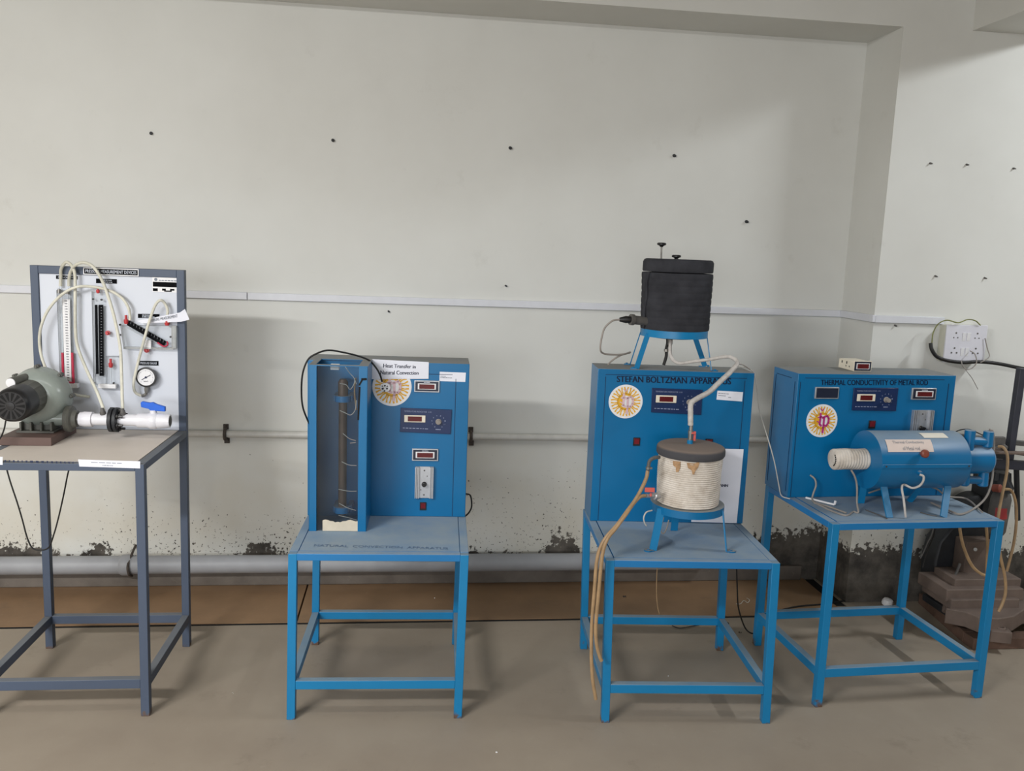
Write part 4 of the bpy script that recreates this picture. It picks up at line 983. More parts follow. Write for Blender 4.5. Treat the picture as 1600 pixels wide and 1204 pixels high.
plate(150, 435, 182.5, 442, BY, [('', .35, .75, .62, .78), ('', .3, .8, .2, .36)], dy=1)
plate(215.5, 490, 249, 496.5, BY, [('', .2, .6, .62, .78), ('', .2, .8, .2, .36)], dy=.6)
plate(217, 563.5, 247.5, 570.5, BY, [('PRESSURE GAUGE', .08, .92, .25, .75)], dy=.4)
# maker's plate
mb = MB(); slab(mb, T1, (238, 432.5), (280, 434), (238, 455.5), (280, 457), BY-.0015, BY); mp = build(mb, 'maker_plate', WHITE_P, tab1)
q = quad_fn(T1, (238, 432.5), (280, 434), (238, 455.5), (280, 457), BY-.0022); mb = MB()
def qb(u0, u1, v0, v1): mb.add([q(u0, v0), q(u1, v0), q(u1, v1), q(u0, v1)], [(0, 1, 2, 3)])
qb(.02, .98, .35, .68); qb(.02, .2, .05, .24); qb(.36, .5, .1, .24); qb(.44, .72, .03, .12); qb(.66, .82, .12, .24)
build(mb, 'plate_bands', PLATE, mp)
tm = MB(); dashes(tm, lambda u, v: q(u, v)-Vector((0, .0004, 0)), .24, .92, .76, .82, 5, .1); tm.lathe(q(.13, .84), (0, -1, 0), [(0, .006), (.0003, .006)], 12)
build(tm, 'lettering', INKFADE, mp)
# U-tube manometer
def P1(px, py, b=BY-.02): return Vector(T1.P(px, py, b))
mb = MB(); slab(mb, T1, (88, 453), (121, 454.5), (94, 604), (121, 605), BY-.012, BY-.002)
um = build(mb, 'tube_manometer', ACRYL, tab1)
mb = MB(); slab(mb, T1, (96.5, 467), (109, 467.5), (102, 596), (111.5, 596.5), BY-.016, BY-.0125); scl = build(mb, 'scale', WHITE_P, um)
tk = MB(); q = quad_fn(T1, (96.5, 467), (109, 467.5), (102, 596), (111.5, 596.5), BY-.0166)
for k in range(31):
    v = .02+.96*k/30; put_text(tk, str(abs(300-20*k)//1), lambda u, w: q(.32+.36*u, v-.008+.014*w), .02)
build(tk, 'scale_marks', INK, um)
tb = MB(); tl = MB()
for (ta, tb_) in (((94.5, 432), (99, 598)), ((107.5, 434), (115, 598))):
    a_ = P1(*ta, BY-.016); b_ = P1(*tb_, BY-.016); tb.tube([a_, b_], .0045, 12, 1)
    f = (550-ta[1])/(tb_[1]-ta[1]); c_ = a_+(b_-a_)*f; tl.tube([c_, b_], .0048, 12, 1)
tl.tube([P1(99, 597, BY-.016), P1(115, 597.5, BY-.016)], .0042, 10, 1)
build(tb, 'glass_tube', ACRYL, um); build(tl, 'red_liquid', REDLIQ, um)
mb = MB(); rslab(mb, T1, 100, 599, 121, 606.5, BY-.024, BY); build(mb, 'foot_block', WHITE_P, um, bevel=.002)
mb = MB(); 
for x_, y_ in ((92, 456), (106, 457)): mb.cyl(P1(x_, y_+2, BY-.016), P1(x_+.5, y_-5, BY-.016), .007, .005, 12)
build(mb, 'tube_collar', STEEL, um)
# inverted manometer
mb = MB(); slab(mb, T1, (143, 455), (163, 456), (146, 604), (165, 605), BY-.014, BY-.002); slab(mb, T1, (165.2, 556), (184, 556), (165.2, 604), (184, 605), BY-.014, BY-.002)
im = build(mb, 'tube_manometer', ACRYL, tab1)
mb = MB(); slab(mb, T1, (148, 476), (152, 476), (150, 584), (154, 584), BY-.0165, BY-.0145); slab(mb, T1, (154, 476), (161, 476), (155.5, 587), (162, 587), BY-.0165, BY-.0145); build(mb, 'scale', PLATE, im)
mb = MB()
for k in range(24):
    y_ = 480+k*4.4; rslab(mb, T1, 157.3, y_, 159.2, y_+.9, BY-.0172, BY-.0163)
build(mb, 'scale_marks', mat('grey_marks', (120, 122, 128), .5), im)
mb = MB(); rslab(mb, T1, 153, 600, 181, 607, BY-.026, BY); build(mb, 'foot_block', WHITE_P, im, bevel=.002)
mb = MB()
for x_, y_ in ((146, 467), (159, 468), (147, 598), (178, 598)): c_ = P1(x_, y_, BY-.014); mb.cyl(c_, c_+Vector((0, -.006, 0)), .0038, None, 8)
build(mb, 'stand_off', BLACK, im)
def redknob(parent, px, py, ax=(0, 0, 1), L=.024, r=.0065, b=BY-.02):
    c_ = P1(px, py, b); build(MB().lathe(c_-Vector(ax)*L*.5, ax, [(0, r*.7), (L*.2, r), (L*.5, r), (L*.52, r*.6), (L, r*.55)], 12), 'red_fitting', RED, parent)
redknob(im, 153, 453); redknob(im, 168, 520, (0, -1, 0), .02, .009); redknob(im, 173, 567, (0, 0, 1), .034, .008); 
mb = MB().tube([P1(166, 571), P1(180, 573)], .0028, 8, 1); mb.tube([P1(173, 573), P1(173, 600)], .004, 10, 1); build(mb, 'side_tube', ACRYL, im)
# inclined manometer
mb = MB()
slab(mb, T1, (188, 508), (275, 508), (193, 545), (275, 545), BY-.010, BY-.002); nm = build(mb, 'inclined_manometer', ACRYL, tab1)
mb = MB(); slab(mb, T1, (193, 541.5), (271, 543), (194, 544.5), (271, 546), BY-.024, BY-.0101); slab(mb, T1, (267.5, 509), (275, 509), (268.5, 544.5), (275, 544.5), BY-.026, BY-.0101); build(mb, 'acrylic_edge', clear_mat('frosted_acrylic_edge', (.85, .87, .88, 1), 1.3, .35, (215, 216, 214)), nm)
mb = MB().bar(P1(200, 504, BY-.018), P1(258, 537, BY-.018), .020, .004, (0, 0, 1)); build(mb, 'inclined_scale', PLATE, nm)
mb = MB()
for k in range(12):
    c_ = P1(204+k*4.6, 504.5+k*2.62, BY-.0205); mb.bar(c_+Vector((0, 0, -.004)), c_+Vector((.002, 0, .005)), .0012, .0006)
build(mb, 'scale_marks', mat('grey_marks', (120, 122, 128), .5), nm)
mb = MB().tube([P1(199, 511, BY-.022), P1(256, 542, BY-.022)], .003, 10, 1); build(mb, 'glass_tube', ACRYL, nm)
mb = MB().tube([P1(246, 535, BY-.022), P1(256, 541, BY-.022), P1(262, 538, BY-.022), P1(261, 533, BY-.022)], .003, 8); build(mb, 'red_liquid', REDLIQ, nm)
mb = MB(); rslab(mb, T1, 225, 531, 236, 545, BY-.024, BY-.0101); build(mb, 'slider_block', WHITE_P, nm, bevel=.001)
redknob(nm, 229, 547, (0, -1, 0), .016, .010); redknob(nm, 197, 499, (0, 0, 1), .034, .0085); redknob(nm, 261, 501, (0, 0, 1), .036, .0095)
mb = MB()
for x_, y_ in ((188, 507), (188, 523), (267, 526)): c_ = P1(x_, y_, BY-.010); mb.cyl(c_, c_+Vector((0, -.006, 0)), .004, None, 8)
build(mb, 'stand_off', BLACK, nm)
# pressure gauge
gc = P1(228.5, 589, BY-.028)
pg = build(MB().lathe(gc+Vector((0, .026, 0)), (0, -1, 0), [(0, .030), (.018, .036), (.024, .039), (.0285, .039), (.029, .035)], 40), 'pressure_gauge', BLACK, tab1)
build(MB().lathe(gc+Vector((0, -.003, 0)), (0, -1, 0), [(0, .0322), (.0015, .0322)], 40), 'dial', WHITE_P, pg)
mb = MB()
for k in range(25):
    a_ = radians_ = math.radians(-45+270*k/24); c_ = gc+Vector((cos(a_)*.028, -.0052, sin(a_)*.028)); mb.bar(c_, gc+Vector((cos(a_)*(.024 if k % 4 == 0 else .026), -.0052, sin(a_)*(.024 if k % 4 == 0 else .026))), .0009, .0004, (-sin(a_), 0, cos(a_)))
mb.bar(gc+Vector((-.016, -.006, -.010)), gc+Vector((.018, -.006, .010)), .0022, .0006, (0, 0, 1)); mb.lathe(gc+Vector((0, -.005, 0)), (0, -1, 0), [(0, .004), (.002, .004)], 12)
put_text(mb, 'kg/cm2', lambda u, v: gc+Vector((-.008+.016*u, -.0052, -.018+.005*v)), .02)
build(mb, 'needle_and_marks', INK, pg)
a_ = P1(229, 604, BY-.018); b_ = P1(229, 614, BY-.018)
build(MB().lathe(a_, b_-a_, [(0, .008), (.012, .009), (.022, .007), ((b_-a_).length, .006)], 8).tube([b_, P1(226, 617, BY-.018), P1(221, 618.5, BY-.024)], .006, 8), 'gauge_fitting', STEEL, pg)
# folded paper strip tucked on the board
ps = thing('paper_strip', 'folded white paper strip tucked slantwise over the inclined manometer', 'paper', T1, P1(255, 500, BY-.03))
mb = MB(); slab(mb, T1, (214, 501), (281, 488), (222, 505), (283, 502.5), BY-.0285, BY-.0278); slab(mb, T1, (281, 488), (289, 482.5), (283, 502.5), (296, 499), BY-.036, BY-.0352)
build(mb, 'strip', PAPER, ps)
tm = MB(); put_text(tm, 'PRESSURE MEASUREMENT', quad_fn(T1, (232, 499.5), (277, 491), (233, 503), (278, 495.5), BY-.0292), .01); build(tm, 'lettering', INKFADE, ps)
# hoses on the board
hz = BY-.03
H1 = [(94.5, 447, BY-.016), (95, 432, BY-.016), (95.5, 420, BY-.02), (103, 409.5, hz), (112, 415, hz), (117, 429, hz), (117.5, 460, hz), (117.5, 500, hz), (119, 530, hz), (124, 550, hz-.01), (132, 570, hz-.02), (141, 590, hz-.04), (152, 613, .44), (161, 637, .40), (162, 643, .395)]
single(MB().tube(T1.path(H1), .0057, 12), 'clear_hose', CLEARHOSE, 'clear hose arching from the left manometer tube down to the nozzle nearest the blower', 'hose', T1)
H2 = [(107.5, 447, BY-.016), (108, 435, BY-.016), (110.5, 424, BY-.02), (118, 414, hz-.012), (131, 410, hz-.012), (146, 417, hz-.012), (160, 439, hz-.012), (172, 472, hz-.012), (181, 506, hz-.014), (188, 544, hz-.02), (190, 586, .47), (191, 620, .42), (192, 641, .395)]
single(MB().tube(T1.path(H2), .0057, 12), 'clear_hose', CLEARHOSE, 'clear hose arching over the title plate down to the black pipe flange', 'hose', T1)
H3 = [(203, 500, BY-.02), (203, 492, BY-.02), (200, 479, hz+.0), (190, 465, hz), (172, 454, hz), (146, 448, hz+.004), (121, 448, hz-.016), (98, 459, hz-.014), (78, 480, hz-.016), (66, 504, hz-.016), (61.5, 529, hz-.016), (65, 557, hz-.014), (75, 582, hz-.01), (88, 601, hz), (104, 612, hz), (120, 617, hz), (134, 619, BY-.01), (140, 620, BY-.004)]
single(MB().tube(T1.path(H3), .0052, 12), 'clear_hose', CLEARHOSE, 'clear hose sweeping round the left edge of the board behind the blower', 'hose', T1)
H4 = [(261, 494, BY-.02), (262, 484, BY-.024), (257, 473, hz), (250, 469, hz-.012), (242, 478, hz-.014), (233, 503, hz-.014), (224, 535, hz-.014), (214, 573, hz-.014), (209, 598, hz-.01), (211, 612, hz), (220, 618, BY-.024)]
single(MB().tube(T1.path(H4), .0052, 12), 'clear_hose', CLEARHOSE, 'short clear hose looping from the inclined manometer down to the round gauge', 'hose', T1)

# ---------------------------------------------------------------- blower on its wooden block
zpl = T1h+.0009+.0
single(MB().box(.0, .178, .243, .47, zpl, zpl+.030), 'wooden_block', BROWN, 'brown painted wooden block under the grey green blower', 'block', T1, bevel=.002)
zb_ = zpl+.030
ax_y = .36
vc = Vector(T1.P(56, 622, ax_y)); R = (T1.P(105, 622, ax_y)[0]-T1.P(56, 622, ax_y)[0])
bl = thing('blower', 'grey green blower with black fan cover feeding a white pipe and valve', 'blower', T1, (vc.x, .34, zb_))
build(MB().lathe((vc.x, ax_y+.055, vc.z), (0, -1, 0), [(0, R*.5), (0, R*.94), (.006, R), (.018, R), (.024, R*.97), (.045, R*.97), (.075, R*.88), (.092, R*.70), (.098, R*.58), (.098, .02)], 56, fn=lambda t_, h: 1+.03*cos(t_-.4)), 'volute_casing', GREEN_G, bl, smooth=50)
for k in range(8):
    lug = MB()
    a_ = pi/2+.05+k*pi/4; p_ = Vector((vc.x+R*1.03*cos(a_), ax_y+.036, vc.z+R*1.03*sin(a_)))
    if p_.z < zb_+.01: continue
    lug.lathe(p_+Vector((0, .014, 0)), (0, -1, 0), [(0, .008), (.024, .008), (.024, .005), (.030, .005)], 10)
    build(lug, 'casing_lug', GREEN_D, bl)
mc = Vector(T1.P(17, 634, .155)); 
# motor: ribbed body then black fan cover, pointing to the room
ma = Vector((vc.x-.004, ax_y-.04, mc.z+.004)); mv = Vector((mc.x, .15, mc.z))-ma; ML = mv.length
build(MB().lathe(ma, mv, [(-.01, .055), (0, .062), (ML*.25, .060), (ML*.55, .058), (ML*.56, .045)], 48, fn=lambda t_, h: 1+.035*(1 if sin(t_*18) > 0 else -1)*(1 if h > 0 and h < ML*.5 else 0)), 'motor_body', GREEN_D, bl)
fcv = build(MB().lathe(ma+mv*.45, mv, [(0, .05), (0, .061), (ML*.40, .060), (ML*.50, .056), (ML*.54, .049), (ML*.54, .01)], 48), 'fan_cover', BLACK, bl, smooth=40)
sl = MB(); d_ = mv.normalized(); uu = Vector((0, 0, 1)).cross(d_).normalized(); vv = d_.cross(uu); fc = ma+mv*.45+d_*(ML*.54+.0008)
for k in range(14):
    a_ = 2*pi*k/14; e_ = uu*cos(a_)+vv*sin(a_); g_ = -uu*sin(a_)+vv*cos(a_)
    sl.add([fc+e_*.018+g_*.0015, fc+e_*.018-g_*.0015, fc+e_*.046-g_*.006, fc+e_*.046+g_*.006], [(0, 1, 2, 3)])
build(sl, 'vent_slots', DARKHOLE, fcv)
hb_ = MB().lathe(fc, d_, [(0, .015), (.002, .014), (.003, .002)], 20); build(hb_, 'cover_hub', BLACK, fcv)
# terminal stub at upper left
s0 = Vector(T1.P(30, 594, .30)); s1 = Vector(T1.P(17, 598, .25))
sb = build(MB().lathe(s0+(s0-s1), s1-s0, [(0, .018), ((s1-s0).length*2-.004, .0185), ((s1-s0).length*2, .0165)], 20), 'cable_box', GREEN_D, bl)
build(MB().lathe(s1, s1-s0, [(-.004, .0165), (.003, .0165), (.004, .01)], 20), 'cable_box_cap', WHITE_P, sb)
# foot
ft = MB().box(vc.x-.055, vc.x+.075, ax_y-.045, ax_y+.045, zb_, zb_+.007)
for x_ in (-.045, -.01, .025, .06): ft.box(vc.x+x_, vc.x+x_+.007, ax_y-.04, ax_y+.04, zb_+.007, vc.z-R*.75)
ft.box(vc.x-.04, vc.x+.06, ax_y-.02, ax_y+.03, zb_+.007, vc.z-R*.8)
build(ft, 'mounting_foot', GREEN_D, bl, bevel=.001)
# outlet
oy = ax_y+.005; o0 = Vector(T1.P(92, 652, oy)); oA = Vector(T1.P(118, 654, oy)); oB = Vector(T1.P(266, 657.5, oy)); od = (oB-oA).normalized()
def at(px): 
    a_ = T1.P(px, 655, oy)[0]; return oA+od*((a_-oA.x)/od.x)
build(MB().lathe(at(70), od, [(0, .034), ((at(104)-at(70)).length, .024)], 28), 'outlet_throat', GREEN_G, bl)
build(MB().lathe(at(104), od, [(0, .030), (.002, .048), (.016, .050), (.022, .046), (.026, .034), (.040, .030)], 36), 'outlet_flange', GREEN_D, bl)
op = build(MB().lathe(at(138), od, [(0, .0215), ((at(220)-at(138)).length, .0215)], 32), 'outlet_pipe', PVC, bl)
build(MB().lathe(at(119), od, [(0, .030), (.006, .030), (.006, .022), (.014, .022)], 6), 'hex_nut', MACH_G, op)
build(MB().lathe(at(125), od, [(0, .024), (.012, .026), (.016, .0275), (.045, .0275), (.046, .022)], 28, fn=lambda t_, h: 1+(.04*(1 if sin(9*t_) > 0 else 0) if h < .02 else 0)), 'coupling', PVC, op)
build(MB().lathe(at(172), od, [(0, .030), (.002, .047), (.014, .047), (.016, .040), (.020, .047), (.030, .047), (.032, .025)], 12), 'orifice_flange', MACH_D, op)
mb = MB()
fcn = at(183)
for k in range(6):
    a_ = k*pi/3+.5; e_ = Vector((0, cos(a_), sin(a_)))*.033; mb.cyl(fcn+e_, fcn+e_+od*.028, .0048, None, 8); mb.lathe(fcn+e_+od*.006, od, [(0, .009), (.007, .009)], 6)
build(mb, 'flange_bolt', BLACK, op)
for px_ in (162, 193):
    mb = MB()
    c_ = at(px_)+Vector((0, -.004, .018)); mb.lathe(c_, (-.1, 0, 1), [(0, .010), (.010, .011), (.014, .008), (.026, .006)], 14)
    build(mb, 'pressure_tap', MACH_G, op)
LV = (at(266)-at(215)).length
bv = build(MB().lathe(at(215), od, [(0, .022), (.001, .0265), (LV*.33, .027), (LV*.40, .031), (LV*.56, .031), (LV*.62, .0275), (LV*.66, .0285), (LV, .0240), (LV, .0190)], 32), 'ball_valve', PVC, bl)
build(MB().lathe(at(266.2), -od, [(0, .0188), (.0012, .0188)], 24), 'valve_bore', MACH_G, bv)
c_ = at(240)
hd = MB().lathe(c_+Vector((0, 0, .028)), (0, 0, 1), [(0, .012), (.012, .012)], 14); build(hd, 'valve_neck', PVC, bv)
hp = [(-.045, .030), (-.040, .036), (-.012, .034), (0, .038), (.014, .032), (.046, .026), (.046, .006), (.012, .004), (.008, 0), (-.010, 0), (-.014, .008), (-.044, .012)]
build(MB().prism([(u*.95, v*.9) for u, v in hp], lambda u, v, t_: (c_.x+u, c_.y+t_, c_.z+.036+v-u*.12), -.008, .008), 'valve_handle', BLUEH, bv, bevel=.002)
# blower lead
K = T1.path([(9, 657, .19), (7, 668, .19), (4, 677, .19), (1, 683, .19), (-6, 692, .17)]); K = [(p[0], p[1], max(p[2], T1h+.006)) for p in K]
single(MB().tube(K, .0028, 8), 'power_lead', BLACK_RUB, 'short black lead dropping from the blower motor', 'cable', T1)
single(MB().box(*(lambda p_: (p_[0]-.02, p_[0]+.012, p_[1]-.008, p_[1]+.008, T1h+.001, T1h+.014))(T1.T(2, 686, T1h+.005))), 'connector', mat('dirty_connector', (190, 176, 170), .6), 'small pale connector on the stand table top at the end of the blower lead', 'connector', T1, bevel=.002)
# cables under stand 1
K = [(9, 727, .05), (16, 752, .1), (27, 785, .3), (35, 812, .5), (42, 838, .85), (50, 855, 1.05), (62, 859, 1.1), (76, 855, 1.1), (84, 835, 1.1), (91, 810, 1.05), (99, 775, .8), (106, 740, .4), (110, 728, .3)]
K = T1.path([(x, y, .3) for x, y, b in K])
single(MB().tube(K, .0028, 8), 'hanging_cable', BLACK_RUB, 'black cable hanging in a loop below the top of the grey stand', 'cable', T1)

# ---------------------------------------------------------------- floor cables and scraps
K = [WF.P(1151, 884, 3.36), WF.P(1152, 920, 3.37), WF.P(1154, 950, 3.39), WF.T(1163, 978, .03), WF.T(1172, 988, .004), WF.T(1185, 990, .004)]
single(MB().tube(K, .0032, 8), 'power_cable', BLACK_RUB, 'black cable hanging behind the table with the rope-wrapped pot down to the floor', 'cable')
K = [WF.T(x, y, .005) for x, y in ((1190, 962), (1240, 948), (1290, 943), (1320, 938), (1350, 934), (1372, 935), (1384, 938))]
single(MB().tube(K, .004, 8), 'floor_cable', BLACK_RUB, 'black cable lying on the floor along the foot of the pillar', 'cable')
c = WF.T(1385, 945, 0)
single(MB().lathe((c[0], c[1], 0), (.1, -.2, 1), [(0, .018), (.006, .026), (.02, .027), (.032, .022), (.036, .01)], 10), 'white_plug', WHITE_P, 'round white adaptor plug on the floor by the pillar foot', 'plug')
K = [(WF.P(1461, 826, 3.35)[0], 3.35, T4h-.0105), WF.P(1461, 826, 3.35), WF.P(1455, 845, 3.4), WF.P(1448, 862, 3.42), WF.P(1441, 886, 3.42)]
single(MB().tube(K, .0036, 8), 'hanging_cable', BLACK_RUB, 'black cable end hanging under the tall blue table, the longer of two', 'cable')
K = [(WF.P(1458, 826, 3.3)[0], 3.3, T4h-.0105), WF.P(1458, 826, 3.3), WF.P(1449, 848, 3.33), WF.P(1443, 862, 3.34), WF.P(1438, 872, 3.34)]
single(MB().tube(K, .0028, 8), 'hanging_cable', MACH_G, 'grey cable end hanging under the tall blue table, the shorter of two', 'cable')
rnd = random.Random(5)
def scrap(px, py, m, n, label, r=.008):
    c = WF.T(px, py, 0); mb = MB()
    for k in range(n):
        a_ = rnd.random()*6.28; d = rnd.random()*r*1.5; s_ = r*(.4+.6*rnd.random())
        mb.lathe((c[0]+cos(a_)*d, c[1]+sin(a_)*d, .001), (rnd.random()-.5, rnd.random()-.5, 1), [(0, s_*.5), (s_*.4, s_*.6), (s_*.8, s_*.2)], 6)
    single(mb, 'debris', m, label, 'debris', org=(c[0], c[1], 0))
K = [WF.T(x, y, .004) for x, y in ((1150, 943), (1157, 943), (1162, 938), (1168, 941), (1171, 937), (1167, 934))]
single(MB().tube(K, .0016, 6), 'string_scrap', WIREW, 'curled scrap of white string on the brown floor strip', 'string')
scrap(1137, 974, RUST, 6, 'dark crumb of debris on the floor right of the pot table, larger one', .010)
scrap(1155, 988, RUST, 3, 'dark crumb of debris on the floor right of the pot table, smaller one', .007)
scrap(776, 1176, WHITE_P, 2, 'white paint crumb on the floor between the two middle tables, nearest the camera', .005)
scrap(365, 1082, WHITE_P, 2, 'white paint crumb on the floor between the grey stand and the first blue table', .004)
scrap(1044, 1057, WHITE_P, 2, 'white paint crumb on the floor under the pot table', .004)
scrap(680, 935, WHITE_P, 1, 'white paint flake on the floor strip under the first blue table', .005)
scrap(976, 933, RUST, 4, 'dark scrap on the brown floor strip behind the pot table', .008)
K = [WF.T(x, y, .004) for x, y in ((1050, 977), (1062, 981), (1080, 978), (1092, 976))]
single(MB().tube(K, .002, 6), 'wire_scrap', MACH_D, 'bent dark wire scrap on the floor behind the pot table', 'wire')

# ---------------------------------------------------------------- machine on timber frame at the right
pf = thing('timber_frame', 'dirty timber pallet frame on the floor under the saw machine', 'timber frame', WF, (2.75, 3.5, 0))
build(MB().box(2.478, 3.3, 3.275, 3.345, .001, .052), 'beam', WOOD, pf, bevel=.003)
build(MB().add([(2.478, 3.346, .001), (2.53, 3.346, .001), (2.60, 3.78, .001), (2.535, 3.78, .001), (2.478, 3.346, .052), (2.53, 3.346, .052), (2.60, 3.78, .052), (2.535, 3.78, .052)], [(0, 1, 2, 3), (4, 7, 6, 5), (0, 4, 5, 1), (1, 5, 6, 2), (2, 6, 7, 3), (3, 7, 4, 0)]), 'beam', WOOD, pf, bevel=.003)
build(MB().box(2.61, 3.3, 3.71, 3.78, .001, .052), 'beam', WOOD, pf, bevel=.003)
mc_ = thing('power_saw', 'dusty dark power saw machine with stepped vise and long arm beside the pillar', 'machine', WF, (2.75, 3.5, .052))
MY = 3.36
def M(px, py, y=MY): return WF.P(px, py, y)
# base casting outline with bulge and front lug
a_ = [M(1480, 950, 3.38), M(1500, 953, 3.38), M(1540, 964, 3.35)]
zt_ = .155; zl = .085
poly = [WF.T(1478, 950, zt_), WF.T(1510, 956, zt_), WF.T(1530, 964, zt_), WF.T(1560, 966, zt_), WF.T(1585, 962, zt_), WF.T(1600, 952, zt_), WF.T(1640, 950, zt_), WF.T(1640, 925, zt_), WF.T(1560, 920, zt_), WF.T(1485, 925, zt_)]
build(MB().prism([(p[0], p[1]) for p in poly], lambda u, v, t_: (u, v, t_), zl, zt_), 'base_casting', VISE, mc_, bevel=.004)
lg_ = WF.T(1560, 980, .11)
build(MB().prism([(lg_[0]-.045, lg_[1]-.02), (lg_[0]+.035, lg_[1]-.045), (lg_[0]+.055, lg_[1]+.02), (lg_[0]-.03, lg_[1]+.09)], lambda u, v, t_: (u, v, t_), .053, .105).lathe((lg_[0]+.012, lg_[1]+.0, .10), (0, 0, 1), [(0, .022), (.014, .020), (.014, .012), (.004, .011)], 16), 'base_lug', VISE, mc_, bevel=.003)
build(MB().box(2.50, 3.0, 3.50, 3.70, .052, .085), 'base_plate', MACH_D, mc_, bevel=.003)
# stepped vise
yv_ = 3.42
for (xa_, ya_, xb2, yb2, y0_, y1_) in ((1487, 937, 1592, 951, 3.36, 3.58), (1480, 921, 1598, 938, 3.38, 3.60), (1493, 905, 1594, 922, 3.42, 3.58)):
    A_ = M(xa_, ya_, y0_); B2 = M(xb2, yb2, y0_)
    build(MB().box(A_[0], B2[0], y0_, y1_, B2[2], A_[2]), 'vise_step', VISE, mc_, bevel=.004)
# main black body: rounded housing
bdp = [(1463, 925), (1466, 880), (1474, 850), (1492, 828), (1520, 815), (1556, 815), (1562, 860), (1564, 925)]
pl_ = [(M(x, y, 3.56)[0], M(x, y, 3.56)[2]) for x, y in bdp]
build(MB().prism(pl_, lambda u, v, t_: (u, t_, v), 3.585, 3.70), 'housing', MACH_D, mc_, bevel=.01)
c_ = M(1532, 806, 3.62)
build(MB().lathe((c_[0], 3.73, c_[2]-.02), (0, -1, 0), [(0, .10), (.01, .115), (.09, .115), (.10, .10), (.10, .01)], 36), 'belt_guard', MACH_D, mc_)
bxm = MB(); A_ = M(1511, 846, 3.50); B2 = M(1548, 897, 3.50); bxm.box(A_[0], B2[0], 3.50, 3.584, B2[2], A_[2]); build(bxm, 'gear_box', VISE, mc_, bevel=.003)
k_ = MB().cyl(M(1524, 858, 3.49), M(1524, 858, 3.50), .008, None, 12); build(k_, 'bolt', STEEL, mc_)
# dark can with red label
A_ = M(1566, 770, 3.44); B2 = M(1566, 828, 3.44)
can = build(MB().lathe((A_[0]+.004, 3.46, B2[2]-.02), (.06, 0, 1), [(0, .036), (.015, .042), (A_[2]-B2[2]-.01, .042), (A_[2]-B2[2]+.01, .036), (A_[2]-B2[2]+.03, .02), (A_[2]-B2[2]+.05, .02)], 28), 'motor_can', MACH_G, mc_)
rl = MB(); cc_ = Vector((A_[0]+.006, 3.46, 0)); z0_ = M(1566, 811, 3.42)[2]; z1_ = M(1566, 794, 3.42)[2]
for k in range(8):
    a0 = -pi/2-.75+1.5*k/8-.15; a1 = a0+1.5/8
    rl.add([(cc_.x+.0432*cos(a), cc_.y+.0432*sin(a), z) for a in (a0, a1) for z in (z0_, z1_)], [(0, 1, 3, 2)])
build(rl, 'red_label', mat('red_sticker', (150, 52, 54), .5), can)
# toothed black collar
build(MB().lathe((A_[0]-.002, 3.46, M(1560, 768, 3.44)[2]), (0, 0, 1), [(0, .05), (.02, .052), (.05, .04), (.085, .036)], 36, fn=lambda t_, h: 1+.1*(1 if sin(9*t_+h*300) > 0 else -1)), 'collar', MACH_D, mc_)
build(MB().lathe(M(1552, 762, 3.36), (.5, -1, .2), [(0, .016), (.03, .018), (.034, .012)], 14), 'spout', RUSTKNOB, mc_)
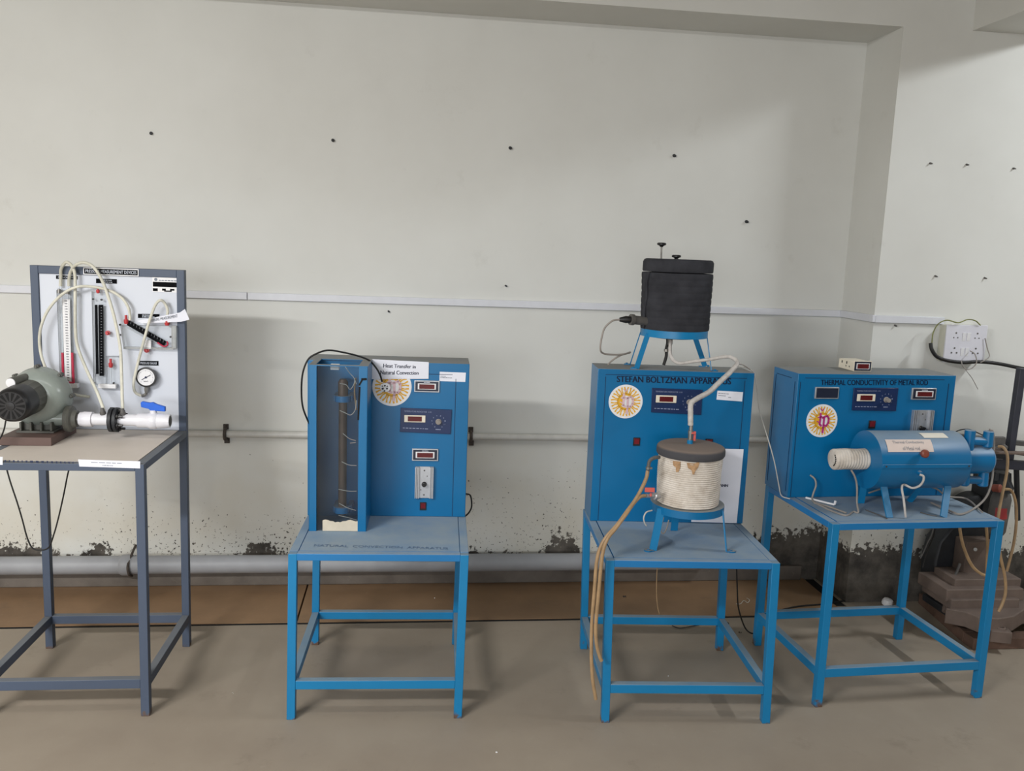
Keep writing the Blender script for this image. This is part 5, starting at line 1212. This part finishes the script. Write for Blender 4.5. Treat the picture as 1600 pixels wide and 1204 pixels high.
# arm rails
for (x0_, y0_, x1_, y1_, th, mm, yy_) in ((1488, 680, 1640, 697, .022, MACH_G, 3.50), (1490, 690, 1640, 716, .014, VISE, 3.46), (1535, 722, 1640, 730, .040, DPOST, 3.42), (1530, 706, 1640, 708, .010, VISE, 3.40)):
    build(MB().bar(M(x0_, y0_, yy_), M(x1_, y1_, yy_), th, .03, (0, 0, 1)), 'arm_rail', mm, mc_, bevel=.002)
bs = MB(); A_ = M(1555, 686, 3.38); bs.box(A_[0]-.02, A_[0]+.05, 3.38, 3.40, A_[2]-.03, A_[2]+.01); bs.lathe(M(1565, 697, 3.38), (0, -1, 0), [(0, .012), (.03, .010)], 10); build(bs, 'arm_bracket', MACH_G, mc_, bevel=.003)
A_ = M(1596, 575, 3.44); B2 = M(1575, 722, 3.44)
build(MB().bar(B2, A_, .030, .03, (1, 0, 0)), 'post', DPOST, mc_, bevel=.002)
build(MB().bar(M(1588, 727, 3.5), M(1590, 812, 3.5), .014, .02, (1, 0, 0)), 'tie_bar', MACH_D, mc_)
# column so the arm stands on the body
build(MB().box(2.70, 2.80, 3.62, 3.72, .085, M(1580, 700, 3.6)[2]), 'column', MACH_D, mc_, bevel=.004)
K = [(1475, 928, 3.50), (1481, 915, 3.49), (1493, 897, 3.48), (1500, 880, 3.48)]
build(MB().tube(WF.path(K), .006, 8), 'lever', MACH_G, mc_); K = [(1463, 935, 3.5), (1470, 925, 3.48), (1478, 938, 3.46), (1476, 955, 3.42)]
build(MB().tube(WF.path(K), .012, 8), 'base_arm', VISE, mc_)
# tan hoses
hs = [([(1560, 697, 3.34), (1568, 699, 3.32), (1574, 712, 3.30), (1573, 738, 3.28), (1566, 772, 3.25), (1560, 805, 3.22), (1558, 832, 3.2), (1563, 868, 3.2), (1570, 900, 3.2), (1571, 925, 3.2), (1566, 943, 3.2), (1560, 955, 3.2)], .0062, 'tan hose hanging in front of the saw arm down past the table corner'),
      ([(1556, 762, 3.34), (1568, 764, 3.36), (1580, 766, 3.38), (1587, 785, 3.38), (1588, 815, 3.38), (1584, 848, 3.38), (1577, 877, 3.38), (1573, 892, 3.38)], .006, 'tan hose at the far right looping down behind the saw'),
      ([(1499, 822, 3.2), (1503, 845, 3.2), (1510, 866, 3.2), (1520, 885, 3.2), (1533, 896, 3.2), (1543, 899, 3.2)], .0062, 'brown hose curving under the tall blue table'),
      ([(1541, 822, 3.22), (1543, 850, 3.22), (1542, 885, 3.22), (1541, 915, 3.22)], .0062, 'straight tan hose hanging under the tall blue table beside its front leg')]
for K, r_, lb in hs: single(MB().tube(WF.path(K), r_, 10), 'rubber_hose', TANHOSE, lb, 'hose')
